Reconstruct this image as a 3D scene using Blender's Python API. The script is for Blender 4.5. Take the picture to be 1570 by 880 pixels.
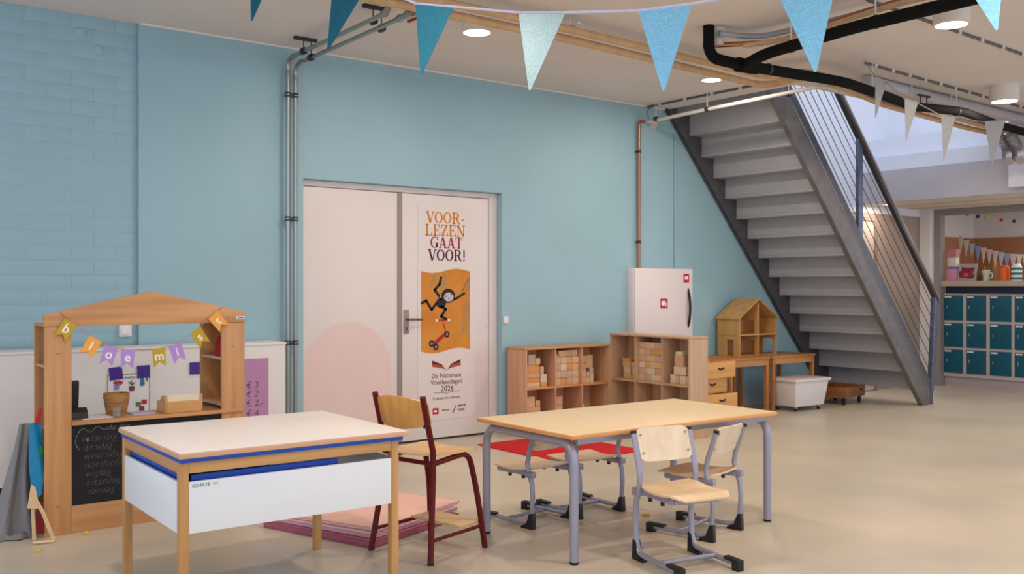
import bpy, bmesh, math, random
from mathutils import Vector, Matrix

for o in list(bpy.data.objects):
    bpy.data.objects.remove(o)
S = bpy.context.scene
C = S.collection
PI = math.pi
R = math.radians
rnd = random.Random(7)

# ------------------------------------------------------------------ camera
cam_data = bpy.data.cameras.new('camera')
cam_data.sensor_width = 36.0
cam_data.lens = 36.0 * 1482.0 / 1570.0
cam_data.clip_end = 200
cam = bpy.data.objects.new('camera', cam_data)
C.objects.link(cam)
cam.location = (0, 0, 1.4)
cam.rotation_euler = (PI / 2, 0, R(52 - 90))
S.camera = cam

# ------------------------------------------------------------------ world and exposure
WORLD_STRENGTH = 2.2
DOWNLIGHT_W = 34.0
w = bpy.data.worlds.new('sky')
S.world = w
w.use_nodes = True
bg = w.node_tree.nodes['Background']
bg.inputs[0].default_value = (0.71, 0.815, 1.0, 1)
bg.inputs[1].default_value = WORLD_STRENGTH
S.view_settings.view_transform = 'Standard'
S.view_settings.look = 'None'
S.view_settings.gamma = 1
S.view_settings.use_curve_mapping = False
S.view_settings.exposure = -0.53


# ------------------------------------------------------------------ materials
def lin(c):
    return tuple((v / 255 / 12.92 if v / 255 <= 0.04045 else ((v / 255 + 0.055) / 1.055) ** 2.4) for v in c) + (1,)


MATS = {}


def mat(name, rgb, rough=0.5, metal=0.0, var=0.0, scale=6.0, stretch=(1, 1, 1), bump=0.0, bscale=80.0, spec=0.5,
        trans=0.0, emit=0.0, rgb2=None, coat=0.0, detail=4.0, alpha=1.0):
    if name in MATS:
        return MATS[name]
    m = bpy.data.materials.new(name)
    m.use_nodes = True
    nt = m.node_tree
    b = nt.nodes['Principled BSDF']
    col = lin(rgb)
    b.inputs['Base Color'].default_value = col
    b.inputs['Roughness'].default_value = rough
    b.inputs['Metallic'].default_value = metal
    b.inputs['Specular IOR Level'].default_value = spec
    b.inputs['Transmission Weight'].default_value = trans
    b.inputs['Coat Weight'].default_value = coat
    b.inputs['Alpha'].default_value = alpha
    if emit:
        b.inputs['Emission Color'].default_value = col
        b.inputs['Emission Strength'].default_value = emit
    tc = None
    if var or rgb2 or bump:
        tc = nt.nodes.new('ShaderNodeTexCoord')
    if var or rgb2:
        mp = nt.nodes.new('ShaderNodeMapping')
        mp.inputs['Scale'].default_value = stretch
        nt.links.new(tc.outputs['Object'], mp.inputs['Vector'])
        nz = nt.nodes.new('ShaderNodeTexNoise')
        nz.inputs['Scale'].default_value = scale
        nz.inputs['Detail'].default_value = detail
        nt.links.new(mp.outputs[0], nz.inputs['Vector'])
        rp = nt.nodes.new('ShaderNodeValToRGB')
        c2 = lin(rgb2) if rgb2 else tuple(v * (1 - var) for v in col[:3]) + (1,)
        c1 = col if rgb2 else tuple(min(1, v * (1 + var * 0.6)) for v in col[:3]) + (1,)
        rp.color_ramp.elements[0].position = 0.34
        rp.color_ramp.elements[1].position = 0.66
        rp.color_ramp.elements[0].color = c2
        rp.color_ramp.elements[1].color = c1
        nt.links.new(nz.outputs['Fac'], rp.inputs['Fac'])
        nt.links.new(rp.outputs['Color'], b.inputs['Base Color'])
    if bump:
        n2 = nt.nodes.new('ShaderNodeTexNoise')
        n2.inputs['Scale'].default_value = bscale
        n2.inputs['Detail'].default_value = 3
        nt.links.new(tc.outputs['Object'], n2.inputs['Vector'])
        bp = nt.nodes.new('ShaderNodeBump')
        bp.inputs['Strength'].default_value = bump
        bp.inputs['Distance'].default_value = 0.01
        nt.links.new(n2.outputs['Fac'], bp.inputs['Height'])
        nt.links.new(bp.outputs['Normal'], b.inputs['Normal'])
    MATS[name] = m
    return m


def wood(name, rgb, rgb2, axis='z', rough=0.45, scale=9.0, coat=0.0):
    st = {'x': (0.6, 9, 9), 'y': (9, 0.6, 9), 'z': (9, 9, 0.6)}[axis]
    return mat(name, rgb, rough=rough, rgb2=rgb2, scale=scale / 4, stretch=st, detail=5, coat=coat)


M_TEAL = mat('teal_wall_paint', (155, 191, 202), rough=0.6, var=0.045, scale=1.2, bump=0.03, bscale=60)
M_WHITE = mat('white_paint', (232, 228, 226), rough=0.55, var=0.02, scale=2)
M_CEIL = mat('ceiling_plaster', (225, 217, 211), rough=0.85, var=0.03, scale=1.5)
M_FLOOR = mat('floor_resin', (214, 200, 176), rough=0.34, rgb2=(193, 184, 166), scale=0.9, detail=8, bump=0.015, bscale=25, spec=0.4)
M_BEIGE = mat('hall_wall_paint', (162, 143, 130), rough=0.7, var=0.05, scale=2, bump=0.05, bscale=120)
M_UPPER = mat('upper_wall_paint', (232, 232, 238), rough=0.7, var=0.01)
M_FASCIA = mat('fascia_paint', (196, 188, 190), rough=0.7, var=0.03)
M_SOFFIT = mat('soffit_tile', (226, 214, 200), rough=0.8, var=0.03)
M_DOOR = mat('door_laminate', (228, 219, 214), rough=0.4, var=0.015, scale=3)
M_PINK = mat('pink_door_sticker', (231, 205, 200), rough=0.5, var=0.02)
M_GREYTRIM = mat('grey_steel_trim', (146, 138, 136), rough=0.45)
M_DARK = mat('dark_gap', (38, 36, 36), rough=0.7)
M_BLACK = mat('black_plastic', (18, 18, 20), rough=0.45)
M_BEECH_Z = wood('beech_upright', (211, 158, 105), (190, 134, 83), 'z')
M_BEECH_X = wood('beech_along_x', (211, 158, 105), (190, 134, 83), 'x')
M_BEECH_Y = wood('beech_along_y', (211, 158, 105), (190, 134, 83), 'y')
M_LEGWOOD = wood('beech_leg', (216, 165, 103), (196, 141, 82), 'z')
M_APRON = wood('beech_apron', (222, 170, 106), (203, 149, 88), 'x')
M_SHELF = wood('shelf_beech', (215, 169, 131), (203, 152, 113), 'z')
M_SHELF_B = wood('shelf_beech_pale', (206, 170, 134), (194, 155, 118), 'z')
M_DESK = wood('desk_wood', (198, 142, 78), (176, 116, 56), 'x')
M_CRATE = wood('crate_pine', (224, 166, 92), (206, 143, 68), 'x')
M_PLY = wood('chair_plywood', (232, 204, 164), (222, 189, 145), 'x', rough=0.4)
M_PLYBACK = wood('chair_back_plywood', (238, 220, 194), (229, 206, 175), 'z', rough=0.4)
M_PLYORANGE = wood('high_chair_plywood', (222, 166, 92), (206, 148, 74), 'z', rough=0.35)
M_PLYSEAT = wood('high_chair_seat', (233, 196, 140), (221, 179, 120), 'x', rough=0.35)
M_TOP1 = mat('maple_laminate', (240, 211, 166), rough=0.38, var=0.05, scale=5, stretch=(1, 6, 1))
M_TOPEDGE = mat('table_edge', (226, 160, 92), rough=0.45, var=0.06)
M_GREYMETAL = mat('lilac_grey_metal', (160, 159, 174), rough=0.32, metal=0.25)
M_REDMETAL = mat('dark_red_metal', (96, 8, 14), rough=0.4, spec=0.3)
M_CREAM = mat('cream_laminate', (246, 237, 230), rough=0.4, var=0.02)
M_BLUE = mat('blue_laminate', (10, 74, 180), rough=0.4)
M_PANELW = mat('white_panel', (242, 245, 247), rough=0.4)
M_CHALK = mat('chalkboard', (20, 20, 22), rough=0.8, rgb2=(28, 28, 30), scale=5)
M_CHALKW = mat('chalk', (150, 150, 150), rough=0.95, rgb2=(74, 74, 74), scale=70)
M_STEEL = mat('galvanised_pipe', (168, 166, 160), rough=0.28, metal=0.85)
M_CLAMP = mat('clamp_rubber', (44, 48, 52), rough=0.5)
M_COPPER = mat('copper_pipe', (182, 122, 92), rough=0.3, metal=0.75)
M_INSUL = mat('pipe_insulation', (206, 168, 124), rough=0.55, var=0.12, scale=14)
M_WPIPE = mat('white_pipe', (218, 212, 205), rough=0.4)
M_BPIPE = mat('black_drain_pipe', (12, 11, 11), rough=0.85, spec=0.2)
M_STRING = mat('stair_steel', (122, 116, 114), rough=0.5, metal=0.35, var=0.16, scale=9)
M_STRINGD = mat('stair_steel_dark', (98, 98, 104), rough=0.42, metal=0.5, var=0.18, scale=12)
M_TREAD = mat('stair_tread_paint', (168, 165, 167), rough=0.6, var=0.03)
M_RAIL = mat('handrail_steel', (78, 70, 68), rough=0.35, metal=0.5)
M_POST = mat('galvanised_post', (108, 116, 138), rough=0.42, metal=0.5, var=0.22, scale=22)
M_CABLE = mat('steel_cable', (92, 88, 90), rough=0.35, metal=0.7)
M_LOCKF = mat('locker_frame', (196, 184, 180), rough=0.5)
M_LOCKD = mat('locker_petrol', (0, 86, 108), rough=0.45)
M_NAVY = mat('navy_panel', (42, 50, 76), rough=0.6)
M_CORK = mat('cork_board', (166, 116, 82), rough=0.9, var=0.1, scale=30)
M_ROOMWALL = mat('classroom_wall', (222, 218, 216), rough=0.7)
M_LEDGE = mat('ledge_wood', (186, 168, 150), rough=0.5, var=0.06)
M_GLOW = mat('lamp_diffuser', (255, 238, 214), rough=0.5, emit=9.0)
M_LAMPW = mat('lamp_housing', (226, 218, 212), rough=0.5)
M_BIN = mat('white_plastic', (224, 216, 212), rough=0.45)
M_HOSE = mat('cabinet_enamel', (236, 224, 220), rough=0.35)
M_REDSIGN = mat('red_sign', (190, 24, 40), rough=0.5)
M_RUG = mat('red_felt', (204, 14, 24), rough=0.95, bump=0.2, bscale=300)
M_PURPLE = mat('violet_paper', (186, 138, 178), rough=0.8)
M_INDIGO = mat('indigo_clip', (66, 32, 140), rough=0.5)
M_PAPER = mat('white_paper', (236, 234, 236), rough=0.8)
M_INK = mat('dark_ink', (52, 42, 60), rough=0.8)
M_WHITEINK = mat('white_ink', (250, 248, 246), rough=0.7)


# ------------------------------------------------------------------ builders
class MB:
    def __init__(self):
        self.v, self.f = [], []

    def add(self, vs, fs):
        n = len(self.v)
        self.v += [Vector(p) for p in vs]
        self.f += [tuple(i + n for i in q) for q in fs]
        return self

    def box(self, x0, x1, y0, y1, z0, z1, m=None):
        vs = [Vector((x, y, z)) for z in (z0, z1) for y in (y0, y1) for x in (x0, x1)]
        if m is not None:
            vs = [m @ p for p in vs]
        return self.add(vs, [(0, 2, 3, 1), (4, 5, 7, 6), (0, 1, 5, 4), (2, 6, 7, 3), (0, 4, 6, 2), (1, 3, 7, 5)])

    def prism(self, pts, axis, a0, a1, m=None):
        def P(p, a):
            return {'x': Vector((a, p[0], p[1])), 'y': Vector((p[0], a, p[1])), 'z': Vector((p[0], p[1], a))}[axis]
        n = len(pts)
        vs = [P(p, a0) for p in pts] + [P(p, a1) for p in pts]
        if m is not None:
            vs = [m @ p for p in vs]
        return self.add(vs, [tuple(range(n))[::-1], tuple(range(n, 2 * n))] + [(i, (i + 1) % n, n + (i + 1) % n, n + i) for i in range(n)])

    def tube(self, pts, r, seg=8, ry=None, caps=True, closed=False):
        pts = [Vector(p) for p in pts]
        n = len(pts)
        rr = r if isinstance(r, (list, tuple)) else [r] * n
        t0 = (pts[1] - pts[0]).normalized()
        ref = Vector((0, 0, 1)) if abs(t0.z) < 0.9 else Vector((1, 0, 0))
        u = (ref - t0 * ref.dot(t0)).normalized()
        vs, fs = [], []
        for i in range(n):
            if closed:
                t = (pts[(i + 1) % n] - pts[i - 1]).normalized()
            else:
                t = (pts[min(i + 1, n - 1)] - pts[max(i - 1, 0)]).normalized()
            u = (u - t * u.dot(t)).normalized()
            v = t.cross(u)
            for k in range(seg):
                a = 2 * PI * k / seg
                vs.append(pts[i] + u * math.cos(a) * rr[i] + v * math.sin(a) * (ry if ry else rr[i]))
        for i in range(n if closed else n - 1):
            j = (i + 1) % n
            for k in range(seg):
                l = (k + 1) % seg
                fs.append((i * seg + k, i * seg + l, j * seg + l, j * seg + k))
        if caps and not closed:
            fs.append(tuple(range(seg))[::-1])
            fs.append(tuple(range((n - 1) * seg, n * seg)))
        return self.add(vs, fs)

    def lathe(self, prof, c=(0, 0, 0), seg=20, m=None):
        vs, fs = [], []
        for (r, z) in prof:
            for k in range(seg):
                a = 2 * PI * k / seg
                vs.append(Vector((r * math.cos(a), r * math.sin(a), z)))
        n = len(prof)
        for i in range(n - 1):
            for k in range(seg):
                l = (k + 1) % seg
                fs.append((i * seg + k, i * seg + l, (i + 1) * seg + l, (i + 1) * seg + k))
        fs.append(tuple(range(seg))[::-1])
        fs.append(tuple(range((n - 1) * seg, n * seg)))
        if m is not None:
            vs = [m @ p for p in vs]
        return self.add([p + Vector(c) for p in vs], fs)

    def ball(self, c, r, seg=10, rings=6):
        pr = [(max(1e-4, r[0] * math.sin(PI * i / rings)), -r[2] * math.cos(PI * i / rings)) for i in range(rings + 1)]
        m = Matrix.Diagonal((1, r[1] / r[0], 1, 1))
        return self.lathe(pr, c, seg, m)

    def sheet(self, fn, nu, nv, th, nrm=None):
        """curved board: fn(u, v) -> point, thickened along its normal"""
        P = [[Vector(fn(i / nu, j / nv)) for j in range(nv + 1)] for i in range(nu + 1)]
        N = [[None] * (nv + 1) for _ in range(nu + 1)]
        for i in range(nu + 1):
            for j in range(nv + 1):
                a = P[min(i + 1, nu)][j] - P[max(i - 1, 0)][j]
                b = P[i][min(j + 1, nv)] - P[i][max(j - 1, 0)]
                N[i][j] = a.cross(b).normalized()
        w_ = nv + 1
        vs = [P[i][j] for i in range(nu + 1) for j in range(nv + 1)] + [P[i][j] + N[i][j] * th for i in range(nu + 1) for j in range(nv + 1)]
        o_ = (nu + 1) * w_
        fs = []
        for i in range(nu):
            for j in range(nv):
                a, b, c, d = i * w_ + j, (i + 1) * w_ + j, (i + 1) * w_ + j + 1, i * w_ + j + 1
                fs += [(a, d, c, b), (a + o_, b + o_, c + o_, d + o_)]
        rim = [i * w_ for i in range(nu)] + [nu * w_ + j for j in range(nv)] + [i * w_ + nv for i in range(nu, 0, -1)] + [j for j in range(nv, 0, -1)]
        for k in range(len(rim)):
            a, b = rim[k], rim[(k + 1) % len(rim)]
            fs.append((a, b, b + o_, a + o_))
        return self.add(vs, fs)

    def build(self, name, m, parent=None, bevel=0.0, smooth=False, world=True):
        me = bpy.data.meshes.new(name)
        off = Vector((0, 0, 0))
        if parent is not None and world:
            p = parent
            while p is not None:
                off += p.location
                p = p.parent
        me.from_pydata([tuple(p - off) for p in self.v], [], self.f)
        bm = bmesh.new()
        bm.from_mesh(me)
        bmesh.ops.recalc_face_normals(bm, faces=bm.faces)
        if bevel:
            es = [e for e in bm.edges if len(e.link_faces) == 2 and e.calc_face_angle(0) > 0.6]
            bmesh.ops.bevel(bm, geom=es, offset=bevel, segments=2, profile=0.6, affect='EDGES', clamp_overlap=True)
        bm.to_mesh(me)
        bm.free()
        if smooth or bevel:
            me.shade_smooth()
            me.set_sharp_from_angle(angle=R(38))
        me.materials.append(m)
        o = bpy.data.objects.new(name, me)
        C.objects.link(o)
        if parent is not None:
            o.parent = parent
        return o


def bx(name, m, parent, x0, x1, y0, y1, z0, z1, bevel=0.0, world=True):
    return MB().box(x0, x1, y0, y1, z0, z1).build(name, m, parent, bevel=bevel, world=world)


def tag(o, label, cat, group=None):
    o['label'] = label
    o['category'] = cat
    if group:
        o['group'] = group
    return o


def thing(name, label, cat, loc=(0, 0, 0), rz=0.0, group=None):
    o = bpy.data.objects.new(name, None)
    o.empty_display_size = 0.1
    C.objects.link(o)
    o.location = loc
    o.rotation_euler = (0, 0, rz)
    return tag(o, label, cat, group)


def struct(o, label=None):
    o['kind'] = 'structure'
    if label:
        o['label'] = label
    return o


def copy_tree(o, parent=None):
    c = o.copy()
    C.objects.link(c)
    if parent is not None:
        c.parent = parent
    for ch in list(o.children):
        copy_tree(ch, c)
    return c


def text(s, size, m, parent, x, y, z, rot=(PI / 2, 0, 0), name='lettering', align='CENTER', bold=0.0, shear=0.0, sx=1.0, world=True, space=1.0):
    cu = bpy.data.curves.new(name, 'FONT')
    cu.body = s
    cu.size = size
    cu.align_x = align
    cu.align_y = 'CENTER'
    cu.extrude = 0.0004
    cu.offset = bold
    cu.shear = shear
    cu.space_character = space
    cu.resolution_u = 3
    cu.materials.append(m)
    o = bpy.data.objects.new(name, cu)
    C.objects.link(o)
    off = Vector((0, 0, 0))
    p = parent
    while p is not None and world:
        off += p.location
        p = p.parent
    o.location = Vector((x, y, z)) - off
    o.rotation_euler = rot
    o.scale = (sx, 1, 1)
    o.parent = parent
    return o


def bez(a, b, c, n=6):
    a, b, c = Vector(a), Vector(b), Vector(c)
    return [a * (1 - t) ** 2 + b * 2 * t * (1 - t) + c * t * t for t in [i / n for i in range(n + 1)]]


def bendpath(pts, r=0.06, n=4):
    """polyline with rounded corners"""
    pts = [Vector(p) for p in pts]
    out = [pts[0]]
    for i in range(1, len(pts) - 1):
        p = pts[i]
        d0 = (pts[i - 1] - p)
        d1 = (pts[i + 1] - p)
        k = min(r, d0.length * 0.49, d1.length * 0.49)
        out += bez(p + d0.normalized() * k, p, p + d1.normalized() * k, n)
    return out + [pts[-1]]


# ------------------------------------------------------------------ structure of the place
YW = 7.31      # face of the teal wall
ZC = 3.345     # ceiling
struct(bx('floor', M_FLOOR, None, -3, 17, -4, 9.4, -0.12, 0.0))
wb = MB()
wb.box(2.22, 3.536, YW, 7.55, 0, ZC).prism([(5.59, 0), (11.0, 0), (8.75, 2.4), (7.87, ZC), (5.59, ZC)], 'y', YW, 7.55).box(3.536, 5.59, YW, 7.55, 2.294, ZC).box(3.45, 5.7, 7.46, 7.55, 0, 2.4)
wall_back = struct(wb.build('wall_back', M_TEAL), 'smooth teal painted wall around the double door')
# painted block wall, set back a little from the smooth wall
wall_left = struct(bx('wall_left', M_TEAL, None, -3, 2.22, 7.345, 7.55, 0, ZC), 'teal painted block wall left of the joint')
BH, BL = 0.104, 0.305
brick_mesh = {}
row = 0
z = 0.86
while z < ZC - 0.02:
    zt = min(z + BH, ZC)
    x = 2.218 + (BL / 2 if row % 2 else 0)
    while x > 0.75:
        x1 = min(x, 2.218)
        x0 = x - BL
        key = (round(x1 - x0, 3), round(zt - z, 3))
        if key not in brick_mesh:
            b0 = MB().box(0.0012, key[0] - 0.0012, -0.0018, 0.006, 0.0012, key[1] - 0.0012).build('brick', M_TEAL, wall_left, bevel=0.0010, world=False)
            brick_mesh[key] = b0.data
        else:
            b0 = bpy.data.objects.new('brick', brick_mesh[key])
            C.objects.link(b0)
            b0.parent = wall_left
        b0.location = (x0, 7.345 + rnd.uniform(-0.0008, 0.0012), z)
        x -= BL
    z += BH
    row += 1
struct(MB().prism([(11.0, 0), (13.3, 0), (13.3, 2.4), (8.75, 2.4)], 'y', YW, 7.55).build('wall_hall', M_BEIGE), 'beige wall beyond the stairs')
cl = MB()
cl.box(-3, 7.87, -4, YW + 0.06, ZC, ZC + 0.25).box(7.87, 11.55, -4, 5.65, ZC, ZC + 0.25)
struct(cl.build('ceiling', M_CEIL), 'pale plaster ceiling with a stairwell opening')
struct(bx('trim_1', M_WHITE, None, 2.23, 7.86, 7.285, 7.312, ZC - 0.012, ZC), 'thin pale cornice between teal wall and ceiling')
# upper storey around the stairwell
struct(MB().prism([(7.0, ZC + 0.25), (7.87, ZC + 0.25), (7.87, ZC), (8.75, 2.4), (13.4, 2.4), (13.4, 5.2), (7.0, 5.2)], 'y', YW, 7.55).build('wall_upper', M_UPPER), 'white wall of the upper stairwell')
us = MB()
us.box(11.62, 12.0, 3.0, YW, 2.9, 3.10).box(11.80, 12.2, 3.0, YW, 3.10, 3.36).box(12.3, 12.45, 3.0, YW, 2.9, 5.2)
struct(us.build('wall_landing', M_UPPER), 'stepped white landing wall above the lockers')
struct(bx('trim_2', M_FASCIA, None, 11.55, 11.62, 3.0, YW, 2.5, 2.91), 'grey fascia board of the landing')
struct(bx('trim_3', M_SOFFIT, None, 11.62, 13.34, 3.0, YW, 2.5, 2.6), 'pale soffit over the locker wall')
struct(bx('trim_4', M_UPPER, None, 11.42, 11.549, 3.0, 5.28, 2.555, ZC), 'white bulkhead at the right edge')
for i, xs in enumerate((12.2, 12.8)):
    struct(bx('trim_%d' % (5 + i), M_GREYTRIM, None, xs, xs + 0.012, 3.0, YW, 2.497, 2.4999))
# floor skirting under the teal wall
sk = MB().box(5.60, 10.9, 7.292, YW, 0, 0.085)
struct(sk.build('baseboard_back', mat('skirting_grey', (176, 178, 180), rough=0.5)), 'grey skirting board under the teal wall')
# locker wall
struct(bx('wall_column', M_WHITE, None, 13.12, 13.36, 7.155, YW, 0, 2.5), 'white pier beside the locker opening')
fr = MB().box(13.22, 13.34, 7.055, 7.155, 0, 2.5).box(13.22, 13.34, 4.2, 7.055, 2.415, 2.5)
struct(fr.build('trim_8', M_GREYTRIM), 'grey steel frame of the locker opening')
struct(bx('trim_9', M_LEDGE, None, 13.24, 13.75, 4.2, 7.055, 1.41, 1.485), 'pale ledge above the lockers')
struct(bx('trim_10', M_NAVY, None, 13.36, 13.40, 4.2, 7.055, 1.305, 1.41), 'navy strip between lockers and ledge')
struct(bx('wall_classroom', M_ROOMWALL, None, 15.3, 15.4, 4.0, 9.0, 0, 2.7), 'white classroom wall above the cork')
struct(bx('wall_classroom_side', M_ROOMWALL, None, 13.4, 15.3, 7.62, 7.72, 0, 2.7))
struct(bx('ceiling_classroom', M_SOFFIT, None, 13.34, 15.4, 4.0, 7.62, 2.56, 2.66))
cb = MB().box(15.27, 15.299, 4.0, 7.61, 0.9, 2.17).box(13.45, 15.27, 7.60, 7.619, 0.9, 2.17)
struct(cb.build('trim_11', M_CORK), 'brown cork pin wall in the classroom')

# door recess, two leaves, frame
d1 = bpy.data.objects.new('door_1', None)
C.objects.link(d1)
d1.location = (4.56, 7.40, 0)
struct(d1, 'white double door with a pink arch on the left leaf')
f = MB().box(3.538, 3.575, 7.385, 7.458, 0, 2.292).box(5.50, 5.588, 7.385, 7.458, 0, 2.292).box(3.575, 5.50, 7.385, 7.458, 2.245, 2.292)
f.build('door_frame', M_DOOR, d1, bevel=0.003)
ll = bx('door_leaf', M_DOOR, d1, 3.58, 4.488, 7.40, 7.445, 0.018, 2.24, 0.003)
rl = bx('door_leaf', M_DOOR, d1, 4.535, 5.495, 7.40, 7.445, 0.018, 2.24, 0.003)
bx('centre_strip', M_GREYTRIM, d1, 4.488, 4.535, 7.392, 7.44, 0.018, 2.24, 0.003)
bx('threshold', M_DARK, d1, 3.58, 5.50, 7.41, 7.455, 0.0, 0.016)
arch = [(3.582, 0.02), (4.42, 0.02)] + [(4.0 + 0.42 * math.cos(a), 0.68 + 0.42 * math.sin(a)) for a in [PI * i / 28 for i in range(29)] if 4.0 + 0.42 * math.cos(a) > 3.582]
MB().prism(arch, 'y', 7.3985, 7.401).build('arch_sticker', M_PINK, ll)
hp = bx('handle_plate', mat('brushed_brass', (150, 132, 118), rough=0.35, metal=0.6), rl, 4.552, 4.602, 7.388, 7.40, 0.985, 1.195, 0.003)
MB().tube(bendpath([(4.58, 7.39, 1.11), (4.58, 7.345, 1.11), (4.72, 7.345, 1.108)], 0.02), 0.010, 8).build('handle', mat('handle_bronze', (128, 100, 88), rough=0.3, metal=0.6), rl, smooth=True)
MB().lathe([(0.0, 0), (0.016, 0), (0.016, 0.012), (0.012, 0.02), (0, 0.02)], (4.59, 7.388, 1.03), 12, Matrix.Rotation(PI / 2, 4, 'X')).build('lock_cylinder', M_STEEL, rl, smooth=True)
bx('hinge_keep', M_WHITE, d1, 5.452, 5.470, 7.39, 7.40, 1.04, 1.07, 0.003)
d2 = bpy.data.objects.new('door_2', None)
C.objects.link(d2)
d2.location = (11.6, 7.30, 0)
struct(d2, 'beige door behind the stair balustrade')
bx('door_leaf', mat('hall_door_paint', (190, 172, 158), rough=0.6, var=0.03), d2, 11.22, 11.90, 7.285, 7.309, 0.01, 2.29)
MB().box(11.90, 11.965, 7.27, 7.309, 0, 2.335).box(11.15, 11.90, 7.27, 7.309, 2.29, 2.335).box(11.15, 11.22, 7.27, 7.309, 0, 2.29).build('door_frame', mat('hall_door_frame', (134, 116, 106), rough=0.6), d2)


# ------------------------------------------------------------------ ceiling downlights
def downlight(x, y, r, h, label, zc=ZC, power=DOWNLIGHT_W):
    t = thing('ceiling_downlight', label, 'ceiling light', (x, y, zc - h), 0, 'ceiling downlights')
    MB().lathe([(r * 0.9, h), (r, h), (r, 0.004), (r * 0.97, 0), (r * 0.88, 0), (r * 0.88, 0.010), (0.002, 0.010)], (0, 0, 0), 28).build('housing', M_LAMPW, t, smooth=True, world=False)
    MB().lathe([(0.002, 0.0065), (r * 0.875, 0.0065), (r * 0.875, 0.0015), (0.002, 0.0015)], (0, 0, 0), 28).build('diffuser', M_GLOW, t, smooth=True, world=False)
    L = bpy.data.lights.new('downlight_lamp', 'AREA')
    L.shape = 'DISK'
    L.size = r * 1.7
    L.energy = power
    L.color = (1.0, 0.845, 0.715)
    lo = bpy.data.objects.new('downlight_lamp', L)
    C.objects.link(lo)
    lo.parent = t
    lo.location = (0, 0, -0.006)
    return t


downlight(4.10, 5.66, 0.112, 0.11, 'round white downlight under the insulated pipes above the double door')
downlight(6.98, 5.93, 0.10, 0.028, 'flat round downlight near the stair ceiling edge')
downlight(6.44, 3.36, 0.118, 0.155, 'large drum downlight below the black pipe at top right')
downlight(9.50, 4.43, 0.132, 0.155, 'drum downlight above the grey pennants near the right edge')
downlight(11.80, 7.04, 0.05, 0.012, 'flat round downlight in the soffit behind the stair handrail', zc=2.5, power=10)
downlight(12.3, 5.2, 0.09, 0.02, 'added unseen flat round downlight in the soffit before the lockers', zc=2.5, power=4)  # unseen lamp added to light the area near the lockers
for (x, y, k, lab) in ((3.9, 2.6, 1.0, 'in front of the wooden table, outside the picture'), (1.25, 3.75, 1.0, 'above the cream play table, outside the picture'),
                       (3.9, 0.0, 1.0, 'right of the camera, outside the picture'), (6.6, 0.6, 1.0, 'far right of the camera, outside the picture'),
                       (0.9, -0.4, 1.0, 'above the camera, outside the picture'), (9.4, 1.6, 0.45, 'right of the lockers floor, outside the picture')):  # drum lights out of view, added to brighten the room and tables
    downlight(x, y, 0.115, 0.155, 'added unseen drum downlight ' + lab, power=DOWNLIGHT_W * k)


# ------------------------------------------------------------------ low white cabinet along the wall
t = thing('low_wall_cabinet', 'long low white cabinet with black plinth along the teal wall', 'cabinet', (1.0, 7.1, 0))
bx('body', M_WHITE, t, -1.5, 3.225, 6.98, 7.285, 0.095, 0.955)
bx('top', M_WHITE, t, -1.5, 3.232, 6.972, 7.29, 0.956, 0.974, 0.003)
bx('plinth', M_DARK, t, -1.5, 3.20, 7.03, 7.285, 0.0, 0.095)

# socket and round caps on the block wall
t = thing('wall_socket', 'white square double wall socket behind the play stall opening', 'socket', (2.13, 7.335, 1.06))
bx('back_box', M_WHITE, t, 2.083, 2.172, 7.318, 7.342, 1.035, 1.125, 0.004)
bx('rocker', M_PAPER, t, 2.098, 2.157, 7.310, 7.319, 1.05, 1.11, 0.003)
for lab, x, z in (('upper round teal cover cap on the block wall', 1.826, 3.222), ('lower round teal cover cap on the block wall', 1.946, 3.11)):
    tag(MB().lathe([(0.036, 0), (0.036, 0.006), (0.028, 0.013), (0.002, 0.014)], (x, 7.344, z), 20, Matrix.Rotation(PI / 2, 4, 'X')).build('cover_disc', M_TEAL, smooth=True), lab, 'cover cap', 'round caps on the block wall')
t = thing('light_switch', 'small white switch on the wall right of the double door', 'switch', (5.63, 7.305, 1.08))
bx('plate', M_WHITE, t, 5.60, 5.66, 7.296, 7.3095, 1.05, 1.12, 0.003)
bx('rocker', M_PAPER, t, 5.614, 5.646, 7.291, 7.297, 1.064, 1.106, 0.002)

# ------------------------------------------------------------------ steel heating pipes
t = thing('heating_pipes', 'pair of bare steel heating pipes rising beside the double door', 'pipes', (3.40, 7.25, 0))
for k, (px, ztop, yend) in enumerate(((3.372, 3.24, 5.70), (3.437, 3.20, 5.56))):
    p = MB().tube(bendpath([(px, 7.25, 0.0), (px, 7.25, ztop), (px - 0.04, yend, ztop)], 0.10, 6), 0.0165, 10).build('pipe', M_STEEL, t, smooth=True)
    MB().tube([(px, 7.25, ztop - 0.13), (px, 7.25, ztop - 0.09)], 0.021, 10).build('elbow_collar', M_STEEL, p, smooth=True)
    MB().tube([(px - 0.003, 7.15, ztop), (px - 0.004, 7.11, ztop)], 0.021, 10).build('elbow_collar', M_STEEL, p, smooth=True)
for z in (0.32, 0.95, 1.95, 2.95):
    c = MB()
    for px in (3.372, 3.437):
        c.tube([(px, 7.25, z - 0.018), (px, 7.25, z - 0.006)], 0.026, 10).tube([(px, 7.25, z + 0.006), (px, 7.25, z + 0.018)], 0.026, 10)
    c.box(3.388, 3.421, 7.24, 7.262, z - 0.018, z + 0.006).box(3.395, 3.414, 7.262, YW, z - 0.012, z + 0.002)
    c.build('wall_clamp', M_CLAMP, t, smooth=True)
for y in (6.94, 5.86):
    c = MB().box(3.28, 3.47, y - 0.018, y + 0.018, ZC - 0.022, ZC)
    for px, zt in ((3.36, 3.24), (3.425, 3.20)):
        c.tube([(px, y, zt + 0.016), (px, y, ZC - 0.02)], 0.005, 6)
        c.tube([(px, y - 0.02, zt), (px, y + 0.02, zt)], 0.028, 10)
    c.build('ceiling_clamp', M_CLAMP, t, smooth=True)
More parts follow.
